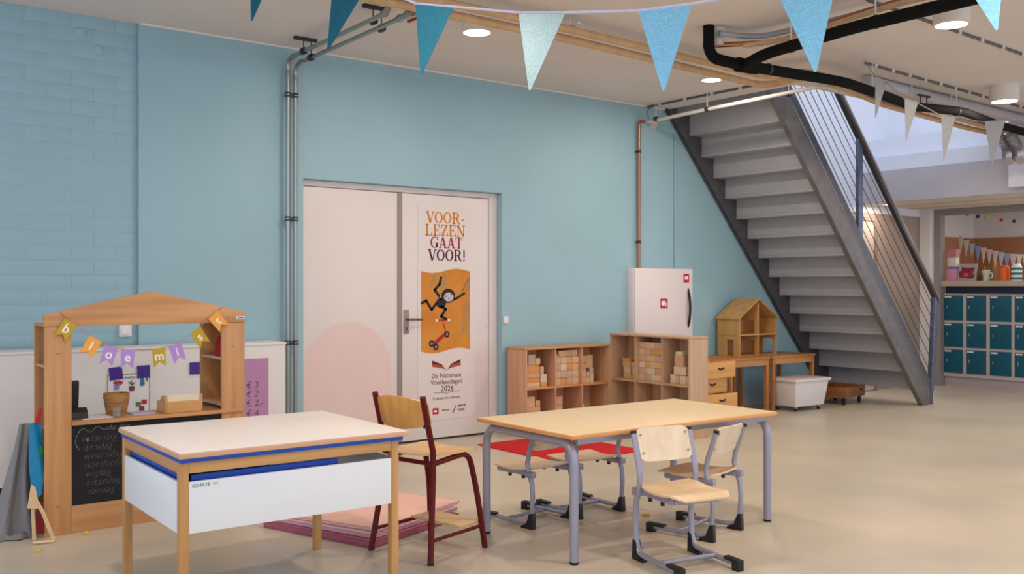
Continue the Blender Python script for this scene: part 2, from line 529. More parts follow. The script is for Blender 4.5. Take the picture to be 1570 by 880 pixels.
v = MB().tube([(3.397, 5.62, 3.20), (3.397, 5.56, 3.20), (3.395, 5.54, 3.20), (3.395, 5.40, 3.20)], [0.018, 0.03, 0.024, 0.024], 10).tube([(3.395, 5.47, 3.20), (3.395, 5.47, 3.29)], 0.02, 8).build('valve', M_STEEL, t, smooth=True)
bx('valve_lever', mat('valve_red', (150, 20, 24), rough=0.4), v, 3.42, 3.44, 5.38, 5.52, 3.165, 3.18, 0.003)
v = MB().tube([(3.333, 5.72, 3.24), (3.333, 5.66, 3.24), (3.333, 5.62, 3.26), (3.30, 5.50, 3.33)], [0.018, 0.026, 0.02, 0.016], 10).build('valve', M_STEEL, t, smooth=True)
bx('valve_lever', MATS['valve_red'], v, 3.26, 3.28, 5.52, 5.64, 3.30, 3.315, 0.003)

# ------------------------------------------------------------------ insulated pipe pair below the ceiling
t = thing('insulated_pipes', 'pair of tan insulated pipes hung under the ceiling around the stairwell', 'pipes', (5.0, 5.3, 3.2))
pa = [(0.0, 5.30, 3.2), (4.6, 5.28, 3.2), (7.09, 5.43, 3.2), (7.05, 4.86, 3.19), (7.55, 4.95, 3.175), (8.6, 5.17, 3.17), (10.5, 5.32, 3.16), (11.38, 5.34, 3.16)]
pb = [(0.0, 5.17, 3.24), (4.55, 5.19, 3.24), (6.98, 5.30, 3.24), (6.95, 4.90, 3.22), (7.6, 4.85, 3.19), (8.6, 5.05, 3.18), (10.5, 5.20, 3.18), (11.38, 5.22, 3.18)]
for pp, r in ((pa, 0.03), (pb, 0.028)):
    MB().tube(bendpath(pp, 0.16, 6), r, 10).build('pipe', M_INSUL, t, smooth=True)
for x, y in ((1.2, 5.24), (3.0, 5.24), (4.62, 5.235), (6.2, 5.32), (9.6, 5.22)):
    MB().box(x - 0.012, x + 0.012, y - 0.10, y + 0.10, 3.275, 3.288).tube([(x, y, 3.288), (x, y, ZC)], 0.006, 6).build('hanger', M_WPIPE, t)

# white sprinkler pipe, copper drop, conduits
t = thing('white_ceiling_pipe', 'thin white pipe crossing in front of the stair top', 'pipe', (7.5, 6.0, 3.19))
MB().tube(bendpath([(7.51, 7.26, 3.165), (7.50, 6.4, 3.18), (7.48, 5.37, 3.19), (7.47, 5.06, 3.19), (7.75, 5.10, 3.185)], 0.12, 5), 0.019, 10).build('pipe', M_WPIPE, t, smooth=True)
for y in (7.12, 6.42, 5.45):
    MB().tube([(7.495, y, 3.20), (7.495, y, ZC)], 0.006, 6).build('hanger_rod', M_WPIPE, t)
    MB().tube([(7.495, y - 0.018, 3.178), (7.495, y + 0.018, 3.178)], 0.026, 10).build('clamp', M_CLAMP, t, smooth=True)
t = thing('copper_pipe', 'copper pipe dropping down the wall to the hose cabinet', 'pipe', (7.40, 7.27, 1.6))
MB().tube(bendpath([(7.47, 7.262, 3.165), (7.385, 7.262, 3.165), (7.385, 7.262, 1.60)], 0.05, 5), 0.0165, 10).build('pipe', M_COPPER, t, smooth=True)
for z in (2.84, 1.88):
    MB().tube([(7.385, 7.262, z - 0.014), (7.385, 7.262, z + 0.014)], 0.024, 10).box(7.375, 7.395, 7.27, YW, z - 0.008, z + 0.008).build('clamp', M_CLAMP, t, smooth=True)
t = thing('wall_conduit', 'teal painted conduit with round white junction box beside the stairs', 'conduit', (7.65, 7.3, 1.7))
MB().tube(bendpath([(7.70, 7.297, 3.15), (7.985, 7.297, 3.14), (7.985, 7.297, 1.62)], 0.10, 6), 0.010, 8).build('conduit', M_TEAL, t, smooth=True)
MB().tube(bendpath([(7.60, 7.297, 3.18), (7.56, 7.297, 3.30), (7.62, 7.28, 3.335)], 0.08, 5), 0.010, 8).build('conduit', M_TEAL, t, smooth=True)
MB().lathe([(0.045, 0), (0.045, 0.03), (0.038, 0.04), (0.002, 0.041)], (7.635, YW - 0.001, 3.15), 20, Matrix.Rotation(PI / 2, 4, 'X')).build('junction_box', mat('junction_white', (216, 200, 190), rough=0.5), t, smooth=True)


def clipped_cable(name, label, a, b, n):
    a, b = Vector(a), Vector(b)
    t = thing(name, label, 'cable', tuple((a + b) / 2))
    MB().tube([a, b], 0.011, 8).build('cable', mat('dark_cable', (98, 92, 88), rough=0.6), t, smooth=True)
    for i in range(n):
        p = a.lerp(b, (i + 0.5) / n)
        MB().box(p.x - 0.018, p.x + 0.018, p.y - 0.018, p.y + 0.018, p.z - 0.016, p.z + 0.012).build('clip', M_WPIPE, t)


clipped_cable('ceiling_cable', 'dark ceiling cable with white clips running from the wall above the stairs', (7.54, 7.28, 3.333), (7.54, 5.5, 3.333), 5)
clipped_cable('ceiling_cable', 'dark clipped ceiling cable beside the drum light near the right edge', (7.55, 4.70, 3.333), (11.4, 4.84, 3.333), 13)
clipped_cable('ceiling_cable', 'dark clipped ceiling cable passing the large drum light at top right', (5.9, 3.66, 3.333), (11.4, 3.80, 3.333), 15)

# black drain pipes
t = thing('drain_pipe', 'black forked drain pipe hanging below the ceiling at top right', 'pipe', (5.9, 4.7, 3.1))
MB().tube(bendpath([(5.585, 4.77, ZC), (5.585, 4.77, 3.11), (5.95, 4.755, 3.10), (7.1, 4.62, 3.10), (7.8, 4.70, 3.09), (8.5, 4.79, 3.08), (9.3, 4.74, 3.12), (10.2, 4.82, 3.09), (11.4, 4.90, 3.09)], 0.16, 6), 0.042, 12).build('pipe', M_BPIPE, t, smooth=True)
MB().tube(bendpath([(5.98, 4.76, 3.10), (5.80, 4.44, 3.10), (5.66, 3.6, 3.10), (5.62, 1.6, 3.10)], 0.16, 6), 0.042, 12).build('branch_pipe', M_BPIPE, t, smooth=True)
MB().tube([(5.90, 4.757, 3.10), (6.10, 4.735, 3.10)], 0.056, 12).build('tee_collar', M_BPIPE, t, smooth=True)
for (x, y, zz) in ((6.22, 4.715, 3.10), (5.76, 4.17, 3.10), (5.655, 3.45, 3.10), (7.62, 4.68, 3.09), (9.2, 4.75, 3.11)):
    MB().tube([(x, y, zz + 0.045), (x, y, ZC)], 0.006, 6).build('hanger_rod', M_WPIPE, t)
    MB().tube([(x - 0.010, y, zz), (x + 0.010, y, zz)], 0.046, 12).build('pipe_clip', M_CLAMP, t, smooth=True)
t = thing('ceiling_conduit_bundle', 'copper and tan conduits beside the black pipe branch at the top', 'conduit', (5.9, 4.2, 3.25))
MB().tube(bendpath([(5.62, 4.86, 3.22), (5.98, 4.45, 3.22), (5.88, 4.05, 3.23), (5.76, 3.4, 3.23), (5.74, 1.6, 3.23)], 0.15, 5), 0.020, 8).build('conduit', M_COPPER, t, smooth=True)
MB().tube(bendpath([(5.80, 4.62, 3.20), (5.90, 4.30, 3.20), (5.72, 3.4, 3.20), (5.70, 1.6, 3.20)], 0.15, 5), 0.020, 8).build('conduit', M_INSUL, t, smooth=True)
MB().tube(bendpath([(5.62, 4.70, 3.28), (5.95, 4.60, 3.28), (5.98, 4.0, 3.28), (5.85, 1.6, 3.28)], 0.15, 5), 0.022, 8).build('conduit', mat('grey_conduit', (170, 172, 178), rough=0.4, metal=0.3), t, smooth=True)
MB().lathe([(0.05, 0), (0.05, 0.05), (0.035, 0.055), (0.035, 0.10), (0.06, 0.105), (0.06, 0.13)], (5.70, 4.78, ZC - 0.131), 16).build('pipe_fitting', M_WPIPE, t, smooth=True)
t = thing('white_duct', 'wide white duct running along the ceiling beside the stairwell', 'duct', (9.2, 5.05, 3.2))
MB().tube(bendpath([(8.0, 4.98, 3.29), (9.0, 5.0, 3.285), (11.38, 5.04, 3.285)], 0.2, 6), 0.052, 14).build('duct', mat('duct_white', (196, 188, 190), rough=0.45), t, smooth=True)
for x in (8.7, 9.45):
    MB().tube([(x, 4.93, 3.22), (x, 4.93, ZC)], 0.006, 6).build('hanger_rod', M_WPIPE, t)
MB().box(8.80, 9.0, 4.90, 4.93, 3.24, 3.255).tube([(8.83, 4.915, 3.10), (8.83, 4.915, 3.25)], 0.006, 6).tube([(8.95, 4.915, 3.16), (8.95, 4.915, 3.25)], 0.006, 6).build('bracket', M_CLAMP, t)
t = thing('flexible_duct', 'crumpled silver flexible ducts hanging at the right edge', 'duct', (11.0, 5.05, 3.0))
for dy in (0.0, 0.16):
    pts, rr = [], []
    for i in range(26):
        pts.append((11.0 + 0.10 * math.sin(i / 9), 5.20 - dy * 0.8 - 0.004 * i, 3.10 - 0.012 * i))
        rr.append(0.052 if i % 2 else 0.064)
    MB().tube(pts, rr, 12).build('hose', mat('silver_foil', (186, 182, 186), rough=0.3, metal=0.8), t)

# ------------------------------------------------------------------ hose cabinet
t = thing('fire_hose_cabinet', 'white fire hose cabinet with black handle on the wall', 'cabinet', (7.70, 7.24, 0.9))
bx('body', M_HOSE, t, 7.255, 8.165, 7.215, YW, 0.80, 1.60, 0.006)
dr = bx('door', M_HOSE, t, 7.262, 8.158, 7.1980, 7.2140, 0.806, 1.592, 0.004)
MB().tube([(8.085, 7.1950, 0.955)] + [(8.085, 7.1950 - 0.03 * math.sin(PI * i / 8), 0.955 + 0.43 * i / 8) for i in range(1, 8)] + [(8.085, 7.1950, 1.385)], [0.006] + [0.014] * 7 + [0.006], 8).build('handle', M_BLACK, dr, smooth=True)
s1 = bx('fire_sign', M_REDSIGN, dr, 7.645, 7.755, 7.1955, 7.1978, 1.17, 1.275)
MB().lathe([(0.002, 0), (0.028, 0), (0.028, 0.001), (0.002, 0.001)], (7.685, 7.1952, 1.225), 14, Matrix.Rotation(PI / 2, 4, 'X')).box(7.715, 7.735, 7.1944, 7.1952, 1.19, 1.255).box(7.70, 7.735, 7.1944, 7.1952, 1.235, 1.250).build('hose_symbol', M_WHITEINK, s1)
s2 = bx('fire_sign', M_REDSIGN, dr, 8.01, 8.10, 7.1955, 7.1978, 1.45, 1.545)
MB().box(8.03, 8.045, 7.1944, 7.1952, 1.48, 1.52).box(8.055, 8.08, 7.1944, 7.1952, 1.48, 1.52).box(8.045, 8.055, 7.1944, 7.1952, 1.494, 1.506).build('hose_symbol', M_WHITEINK, s2)

# ------------------------------------------------------------------ door poster
YP = 7.3975


def glyph(ch, mb, x, z, h, y0, y1):
    """slab serif capital built from strokes; returns its advance"""
    def st(ax, az, bx_, bz, wd):
        d = Vector((bx_ - ax, bz - az)).normalized()
        n = Vector((-d.y, d.x)) * wd / 2
        pts = [(ax + n.x, az + n.y), (bx_ + n.x, bz + n.y), (bx_ - n.x, bz - n.y), (ax - n.x, az - n.y)]
        mb.prism([(x + p[0] * h, z + p[1] * h) for p in pts], 'y', y0, y1)

    def ring(cx, cz, rx, rz, tx, tz, a0, a1):
        n = 18
        for i in range(n):
            q = []
            for a in (a0 + (a1 - a0) * i / n, a0 + (a1 - a0) * (i + 1) / n):
                q.append(((cx + rx * math.cos(a), cz + rz * math.sin(a)), (cx + (rx - tx) * math.cos(a), cz + (rz - tz) * math.sin(a))))
            pts = [q[0][0], q[1][0], q[1][1], q[0][1]]
            mb.prism([(x + p[0] * h, z + p[1] * h) for p in pts], 'y', y0, y1)
    K, T = 0.17, 0.075
    if ch == 'V':
        st(0.13, 0.97, 0.40, 0.03, K); st(0.68, 0.97, 0.42, 0.03, T); st(0.0, 0.965, 0.30, 0.965, T); st(0.55, 0.965, 0.82, 0.965, T)
        return 0.80
    if ch == 'O':
        ring(0.40, 0.5, 0.39, 0.5, K, T, 0, 2 * PI)
        return 0.84
    if ch == 'R':
        st(0.17, 0.0, 0.17, 1.0, K); st(0.03, 0.965, 0.40, 0.965, T); st(0.02, 0.035, 0.34, 0.035, T); st(0.2, 0.5, 0.42, 0.5, T)
        ring(0.40, 0.733, 0.27, 0.268, K, T, -PI / 2, PI / 2); st(0.42, 0.5, 0.64, 0.06, K * 0.9); st(0.58, 0.035, 0.80, 0.035, T)
        return 0.84
    if ch == '-':
        st(0.06, 0.36, 0.36, 0.36, 0.13)
        return 0.44
    if ch == 'L':
        st(0.18, 0.0, 0.18, 1.0, K); st(0.02, 0.965, 0.36, 0.965, T); st(0.02, 0.035, 0.66, 0.035, T); st(0.63, 0.0, 0.63, 0.3, T)
        return 0.76
    if ch == 'E':
        st(0.18, 0.0, 0.18, 1.0, K); st(0.02, 0.965, 0.64, 0.965, T); st(0.02, 0.035, 0.68, 0.035, T); st(0.2, 0.51, 0.46, 0.51, T)
        st(0.61, 0.72, 0.61, 1.0, T); st(0.65, 0.0, 0.65, 0.29, T); st(0.46, 0.37, 0.46, 0.65, T)
        return 0.78
    if ch == 'Z':
        st(0.04, 0.965, 0.62, 0.965, T); st(0.04, 0.035, 0.66, 0.035, T); st(0.56, 0.97, 0.12, 0.03, K); st(0.07, 0.70, 0.07, 1.0, T); st(0.63, 0.0, 0.63, 0.3, T)
        return 0.76
    if ch == 'N':
        st(0.14, 0.0, 0.14, 1.0, T); st(0.14, 0.97, 0.68, 0.03, K); st(0.69, 0.0, 0.69, 1.0, T); st(0.0, 0.965, 0.2, 0.965, T); st(0.0, 0.035, 0.28, 0.035, T); st(0.55, 0.965, 0.83, 0.965, T)
        return 0.90
    if ch == 'G':
        ring(0.40, 0.5, 0.39, 0.5, K, T, 0.30 * PI, 1.88 * PI); st(0.66, 0.05, 0.66, 0.45, K * 0.9); st(0.46, 0.43, 0.82, 0.43, T); st(0.70, 0.70, 0.70, 1.0, T)
        return 0.86
    if ch == 'A':
        st(0.38, 0.97, 0.12, 0.03, T); st(0.40, 0.97, 0.66, 0.03, K); st(0.2, 0.33, 0.58, 0.33, T); st(0.0, 0.035, 0.26, 0.035, T); st(0.52, 0.035, 0.82, 0.035, T)
        return 0.84
    if ch == 'T':
        st(0.38, 0.0, 0.38, 1.0, K); st(0.04, 0.965, 0.72, 0.965, T); st(0.07, 0.70, 0.07, 1.0, T); st(0.69, 0.70, 0.69, 1.0, T); st(0.22, 0.035, 0.54, 0.035, T)
        return 0.78
    if ch == '!':
        st(0.16, 0.30, 0.16, 1.0, K * 0.8); st(0.16, 0.0, 0.16, 0.14, K * 0.9)
        return 0.34
    return 0.4


def headline(s, xc, z, h, wd, m, parent):
    mb = MB()
    probe = sum(glyph(c, MB(), 0, 0, 1, 0, 1) for c in s)
    n = len(mb.v)
    x = 0.0
    for c in s:
        x += glyph(c, mb, x, z, h, YP - 0.0022, YP - 0.0008) * h
    k = wd / x
    for p in mb.v:
        p.x = xc - wd / 2 + p.x * k
    return mb.build('lettering', m, parent)


t = thing('door_poster', 'tall reading-days poster with a swinging monkey on the right door leaf', 'poster', (5.0, YP, 0.2))
sheet = bx('sheet', M_DOOR, t, 4.70, 5.33, YP - 0.0008, YP + 0.0015, 0.185, 2.15)
M_HEAD1 = mat('headline_orange', (214, 132, 22), rough=0.7)
M_HEAD2 = mat('headline_rose', (168, 44, 68), rough=0.7)
M_HEAD3 = mat('headline_plum', (92, 14, 58), rough=0.7)
headline('VOOR-', 5.005, 1.985, 0.105, 0.435, M_HEAD1, t)
headline('LEZEN', 5.003, 1.868, 0.105, 0.45, M_HEAD1, t)
headline('GAAT', 5.015, 1.757, 0.103, 0.36, M_HEAD2, t)
headline('VOOR!', 5.020, 1.640, 0.105, 0.42, M_HEAD3, t)
AX0, AX1, AZ0, AZ1 = 4.735, 5.277, 0.815, 1.54


def art(u, v_):       # picture area of the poster, 0..1 across and up
    return (AX0 + (AX1 - AX0) * u, AZ0 + (AZ1 - AZ0) * v_)


pic = [art(i / 20, 1 - 0.028 * math.sin(2 * PI * i / 20 + 0.2) + 0.012) for i in range(21)] + [art(1 - i / 20, -0.028 * math.sin(2 * PI * (1 - i / 20)) + 0.0) for i in range(21)]
M_PIC = mat('poster_orange', (216, 146, 42), rough=0.6, rgb2=(204, 122, 30), scale=3)
panel = MB().prism(pic, 'y', YP - 0.0016, YP - 0.0006).build('picture', M_PIC, t)
M_MONK = mat('monkey_ink', (30, 20, 22), rough=0.7)


def line_art(name, pts, wd, m, lay=1, parent=None):
    mb = MB()
    P = [Vector(art(*p)) for p in pts]
    y1 = YP - 0.0016 - 0.0006 * lay
    for i in range(len(P) - 1):
        d = (P[i + 1] - P[i]).normalized()
        n = Vector((-d.y, d.x)) * wd / 2
        a, b = P[i] - d * wd * 0.3, P[i + 1] + d * wd * 0.3
        mb.prism([tuple(a + n), tuple(b + n), tuple(b - n), tuple(a - n)], 'y', y1, YP - 0.001)
    return mb.build(name, m, parent or panel)


def disc_art(name, u, v_, ru, rv, m, lay=1):
    c = Vector(art(u, v_))
    pts = [(c.x + ru * math.cos(2 * PI * i / 20), c.y + rv * math.sin(2 * PI * i / 20)) for i in range(20)]
    return MB().prism(pts, 'y', YP - 0.0016 - 0.0006 * lay, YP - 0.001).build(name, m, panel)


M_LEAF = mat('poster_leaf', (128, 130, 104), rough=0.7)
lf = MB()
for cx, cz, tx, tz, n in ((0.93, 0.62, 0.88, 0.22, 12), (0.99, 0.95, 0.84, 0.74, 6), (0.46, 1.0, 0.44, 0.76, 7), (0.28, 0.99, 0.24, 0.84, 4)):
    for i in range(n):
        k = i / n
        c = Vector(art(cx + (tx - cx) * k, cz + (tz - cz) * k))
        for sgn in (-1, 1):
            e = c + Vector((sgn * 0.042, -0.062))
            e.x = min(max(e.x, AX0 + 0.006), AX1 - 0.004)
            d = (e - c)
            if d.length < 1e-4:
                continue
            d.normalize()
            nn = Vector((-d.y, d.x)) * 0.0022
            lf.prism([tuple(c + nn), tuple(e + nn), tuple(e - nn), tuple(c - nn)], 'y', YP - 0.0022, YP - 0.001)
lf.build('palm_leaves', M_LEAF, panel)
line_art('monkey_arm', [(0.40, 0.93), (0.37, 0.84), (0.27, 0.77), (0.36, 0.69)], 0.026, M_MONK, 2)
line_art('monkey_arm', [(0.52, 0.62), (0.70, 0.655), (0.88, 0.725)], 0.022, M_MONK, 2)
disc_art('monkey_body', 0.40, 0.605, 0.055, 0.048, M_MONK, 2)
line_art('monkey_leg', [(0.30, 0.60), (0.21, 0.52), (0.10, 0.635), (0.01, 0.605)], 0.026, M_MONK, 2)
line_art('monkey_leg', [(0.40, 0.56), (0.50, 0.525), (0.40, 0.435), (0.50, 0.40)], 0.026, M_MONK, 2)
disc_art('monkey_head', 0.545, 0.695, 0.076, 0.066, M_MONK, 3)
disc_art('monkey_ear', 0.685, 0.735, 0.022, 0.026, mat('monkey_skin', (214, 130, 96), rough=0.7), 2)
disc_art('monkey_ear', 0.385, 0.675, 0.018, 0.024, MATS['monkey_skin'], 2)
disc_art('monkey_face', 0.555, 0.68, 0.054, 0.042, mat('monkey_face', (206, 190, 196), rough=0.7), 4)
for u in (0.50, 0.615):
    disc_art('monkey_eye', u, 0.70 + (u - 0.55) * 0.2, 0.006, 0.008, M_MONK, 5)
disc_art('monkey_mouth', 0.56, 0.655, 0.010, 0.004, M_MONK, 5)
M_SCOOT = mat('scooter_red', (172, 24, 22), rough=0.6)
line_art('scooter_deck', [(0.24, 0.08), (0.48, 0.21)], 0.034, M_SCOOT, 2)
line_art('scooter_stem', [(0.50, 0.22), (0.43, 0.385)], 0.010, M_SCOOT, 2)
line_art('scooter_handlebar', [(0.36, 0.385), (0.52, 0.392)], 0.012, M_SCOOT, 2)
for (u, v_) in ((0.52, 0.205), (0.21, 0.095), (0.295, 0.05)):
    disc_art('scooter_wheel', u, v_, 0.030, 0.030, M_MONK, 3)
    disc_art('scooter_hub', u, v_, 0.014, 0.014, mat('hub_grey', (130, 126, 134), rough=0.6), 4)
for u in (0.31, 0.56):
    disc_art('scooter_grip', u, 0.385, 0.012, 0.012, M_WHITEINK, 3)
# open book mark and small print
bk = MB()
for sg in (-1, 1):
    bk.prism([(5.012, 0.625), (5.012 + sg * 0.05, 0.668), (5.012 + sg * 0.16, 0.69), (5.012 + sg * 0.155, 0.728), (5.012 + sg * 0.05, 0.688)][::sg], 'y', YP - 0.002, YP - 0.0008)
bk.build('book_mark', M_HEAD3, t)
bk = MB()
for sg in (-1, 1):
    bk.prism([(5.012 + sg * 0.03, 0.648), (5.012 + sg * 0.16, 0.672), (5.012 + sg * 0.158, 0.70), (5.012 + sg * 0.05, 0.678)][::sg], 'y', YP - 0.003, YP - 0.0018)
bk.build('book_pages', mat('book_rust', (176, 82, 52), rough=0.7), t)
M_PRINT = mat('poster_print', (88, 58, 66), rough=0.8)
text('De Nationale', 0.066, M_PRINT, t, 5.012, YP - 0.002, 0.585, sx=0.92)
text('Voorleesdagen', 0.066, M_PRINT, t, 5.012, YP - 0.002, 0.525, sx=0.88)
text('2026', 0.075, M_PRINT, t, 5.020, YP - 0.002, 0.462, sx=0.98)
MB().prism([(4.87, 0.432), (5.0, 0.424), (5.012, 0.412), (5.024, 0.424), (5.16, 0.436), (5.16, 0.439), (5.022, 0.428), (5.012, 0.417), (5.002, 0.428), (4.87, 0.436)], 'y', YP - 0.002, YP - 0.0008).build('bracket_line', M_PRINT, t)
text('21 januari t/m 1 februari', 0.033, M_PRINT, t, 5.012, YP - 0.002, 0.378, sx=0.95)
lg = bx('red_logo', M_REDSIGN, t, 4.86, 4.925, YP - 0.002, YP - 0.0008, 0.235, 0.292)
bx('logo_mark', M_WHITEINK, lg, 4.872, 4.905, YP - 0.0028, YP - 0.0018, 0.255, 0.272)
MB().box(4.965, 4.99, YP - 0.002, YP - 0.0008, 0.262, 0.272).box(4.995, 5.045, YP - 0.002, YP - 0.0008, 0.262, 0.269).build('print_line', M_PRINT, t)
MB().prism([(5.075, 0.235), (5.09, 0.235), (5.125, 0.30), (5.115, 0.30)], 'y', YP - 0.002, YP - 0.0008).build('pen_mark', M_HEAD2, t)
MB().box(5.14, 5.165, YP - 0.002, YP - 0.0008, 0.288, 0.304).box(5.172, 5.195, YP - 0.002, YP - 0.0008, 0.29, 0.306).box(5.202, 5.225, YP - 0.002, YP - 0.0008, 0.292, 0.308).build('print_line', M_HEAD2, t)
MB().box(5.13, 5.21, YP - 0.002, YP - 0.0008, 0.262, 0.267).box(5.14, 5.22, YP - 0.002, YP - 0.0008, 0.25, 0.255).build('print_line', M_PRINT, t)


# ------------------------------------------------------------------ wooden play stall
t = thing('play_stall', 'gabled beech play stall with counter and black chalkboard front', 'play stall', (1.85, 5.9, 0))
for xa, xb, xs, yb_ in ((1.265, 1.408, 1.392, 6.105), (2.283, 2.432, 2.416, 6.225)):
    fb = bx('front_board', M_BEECH_Z, t, xa, xb, 5.86, 5.878, 0.0, 1.176, 0.002)
    bx('back_board', M_BEECH_Z, t, xa, xb, yb_, yb_ + 0.016, 0.0, 1.176, 0.002)
    bx('side_panel', M_BEECH_Z, t, xs, xb, 5.879, yb_ - 0.001, 0.0, 1.176, 0.001)
    for z in (0.30, 0.60 if xa < 2 else 0.655, 0.945):
        sh = bx('shelf', M_SHELF_B, t, xa + 0.006, xs - 0.001, 5.879, yb_ - 0.001, z, z + 0.016, 0.001)
    bx('top_board', M_BEECH_X, t, xa, xb, 5.879, yb_ + 0.016, 1.177, 1.195, 0.001)
    for z in (1.03, 0.165):
        MB().lathe([(0.002, 0), (0.009, 0), (0.007, 0.004), (0.002, 0.005)], ((xa + xb) / 2, 5.8595, z), 10, Matrix.Rotation(PI / 2, 4, 'X')).build('bolt_head', M_STEEL, fb, smooth=True)
ga = MB().prism([(1.262, 1.178), (2.436, 1.178), (2.436, 1.243), (1.845, 1.376), (1.262, 1.243)], 'y', 5.857, 5.878).build('gable_board', M_BEECH_X, t, bevel=0.002)
lb = bx('maker_label', M_PAPER, ga, 2.375, 2.43, 5.8555, 5.857, 1.198, 1.216)
MB().box(2.384, 2.392, 5.8548, 5.8556, 1.203, 1.211).box(2.395, 2.421, 5.8548, 5.8556, 1.204, 1.210).build('label_print', M_INK, lb)
bx('counter', M_BEECH_X, t, 1.409, 2.415, 5.845, 6.125, 0.614, 0.634, 0.002)
ck = bx('chalkboard', M_CHALK, t, 1.409, 2.282, 5.868, 5.882, 0.157, 0.612)
bx('base_board', M_BEECH_X, t, 1.409, 2.282, 5.862, 5.882, 0.0, 0.156, 0.002)
for i, s_ in enumerate(('maandag', 'dinsdag', 'woensdag', 'donderdag', 'vrijdag', 'zaterdag', 'zondag')):
    text(s_, 0.056, M_CHALKW, ck, 1.464 + 0.004 * i, 5.8672, 0.530 - 0.0505 * i, align='LEFT', bold=-0.0016, shear=0.15, sx=0.98, name='chalk_writing')
text('de dag', 0.05, M_CHALKW, ck, 1.60, 5.8672, 0.585, align='LEFT', bold=-0.001, shear=0.2, name='chalk_writing')
MB().tube([(1.45 + 0.0 + 0.16 * i / 14, 5.8675, 0.575 + 0.014 * math.sin(i * 0.9) + 0.0009 * i) for i in range(15)], 0.0018, 5).tube([(1.452 - 0.022 * math.sin(PI * i / 10), 5.8675, 0.575 - 0.011 * i) for i in range(11)], 0.0018, 5).build('chalk_swirl', M_CHALKW, ck)

# letter bunting on the stall
t = thing('letter_bunting', 'cord of yellow and purple letter flags across the play stall', 'bunting', (1.85, 5.845, 1.0))
GOLD = mat('flag_gold', (196, 162, 38), rough=0.7)
ORANGE = mat('flag_orange', (248, 172, 74), rough=0.7)
LILAC = mat('flag_lilac', (182, 144, 216), rough=0.7)
fl_ = [('b', 1.400, 1.200, -33, GOLD), ('l', 1.531, 1.100, -31, ORANGE), ('o', 1.619, 1.052, -17, LILAC), ('e', 1.714, 1.031, -4, LILAC),
       ('m', 1.890, 1.031, 4, GOLD), ('i', 1.988, 1.050, 17, LILAC), ('s', 2.112, 1.132, 34, GOLD), ('t', 2.224, 1.225, 40, ORANGE)]
cord = [(1.345, 5.852, 1.262)] + [(x, 5.848, z) for (_, x, z, a, m_) in fl_] + [(2.285, 5.852, 1.275)]
MB().tube(cord, 0.0022, 5).build('cord', mat('cord_red', (206, 120, 110), rough=0.8), t)
for i, (ch, x, z, a, m_) in enumerate(fl_):
    Mx = Matrix.Translation((x, 5.845, z)) @ Matrix.Rotation(-R(a), 4, 'Y')
    pts = [(-0.039, 0.004), (0.039, 0.004), (0.036, -0.108), (0.0, -0.078), (-0.036, -0.108)]
    fo = MB().prism(pts, 'y', -0.0012, 0.0012, Mx).build('flag', m_, t)
    p = Mx @ Vector((0, -0.002, -0.045))
    text(ch, 0.075, M_WHITEINK, fo, p.x, p.y, p.z, rot=(PI / 2, -R(a), 0), bold=0.0012, name='letter')

# things on and around the stall
t = thing('card_reader', 'black upright card reader on the left end of the counter', 'card reader', (1.45, 6.0, 0.634))
MB().prism([(5.985, 0.66), (5.965, 0.845), (5.975, 0.858), (5.99, 0.856), (6.03, 0.66)], 'x', 1.418, 1.475).build('body', M_BLACK, t, bevel=0.005)
MB().prism([(5.94, 0.635), (6.05, 0.635), (6.04, 0.672), (5.985, 0.70), (5.95, 0.672)], 'x', 1.412, 1.52).build('base', M_BLACK, t, bevel=0.006)
t = thing('woven_basket', 'round woven straw basket on the stall counter', 'basket', (1.69, 6.02, 0.634))
M_STRAW = mat('straw', (196, 150, 92), rough=0.85, rgb2=(150, 104, 58), scale=9, stretch=(1, 1, 6))
MB().lathe([(0.002, 0), (0.052, 0), (0.072, 0.115), (0.076, 0.128), (0.070, 0.131), (0.065, 0.115), (0.047, 0.012), (0.002, 0.010)], (1.70, 6.03, 0.635), 24).build('body', M_STRAW, t, smooth=True)
for i in range(9):
    z = 0.642 + i * 0.0125
    r = 0.0535 + 0.0021 * i
    MB().tube([(1.70 + (r + 0.0022 * math.sin(k * PI + i * PI)) * math.cos(2 * PI * k / 28), 6.03 + (r + 0.0022 * math.sin(k * PI + i * PI)) * math.sin(2 * PI * k / 28), z + 0.003 * (-1) ** (k + i)) for k in range(28)], 0.0052, 5, closed=True).build('weave_band', M_STRAW, t, smooth=True)
t = thing('drinking_glass', 'small clear glass in front of the woven basket', 'glass', (1.67, 5.90, 0.634))
MB().lathe([(0.002, 0), (0.020, 0), (0.022, 0.06), (0.0205, 0.06), (0.018, 0.004), (0.002, 0.004)], (1.665, 5.90, 0.635), 16).build('cup', mat('clear_glass', (235, 240, 240), rough=0.08, trans=0.9), t, smooth=True)
tag(bx('paper_sheet', M_PAPER, None, 1.48, 1.65, 5.90, 6.09, 0.6345, 0.637), 'white paper lying beside the black card reader', 'paper')
tag(bx('flyer_stack', mat('flyer_lilac', (196, 190, 214), rough=0.6), None, 1.77, 1.90, 5.93, 6.06, 0.6345, 0.642), 'small stack of pale flyers right of the basket', 'flyers')
t = thing('wooden_tray', 'small wooden box with stepped sides and cream card on the counter', 'box', (2.05, 5.95, 0.634))
prof = [(5.885, 0.635), (6.02, 0.635), (6.02, 0.712), (5.975, 0.712), (5.955, 0.735), (5.92, 0.74), (5.885, 0.74)]
prof = [(5.885, 0.636), (6.05, 0.636), (6.05, 0.70), (5.99, 0.708), (5.96, 0.738), (5.885, 0.742)]
for xa in (1.945, 2.158):
    MB().prism(prof, 'x', xa, xa + 0.012).build('side', M_APRON, t)
bx('front', M_APRON, t, 1.9575, 2.1575, 5.882, 5.892, 0.636, 0.704)
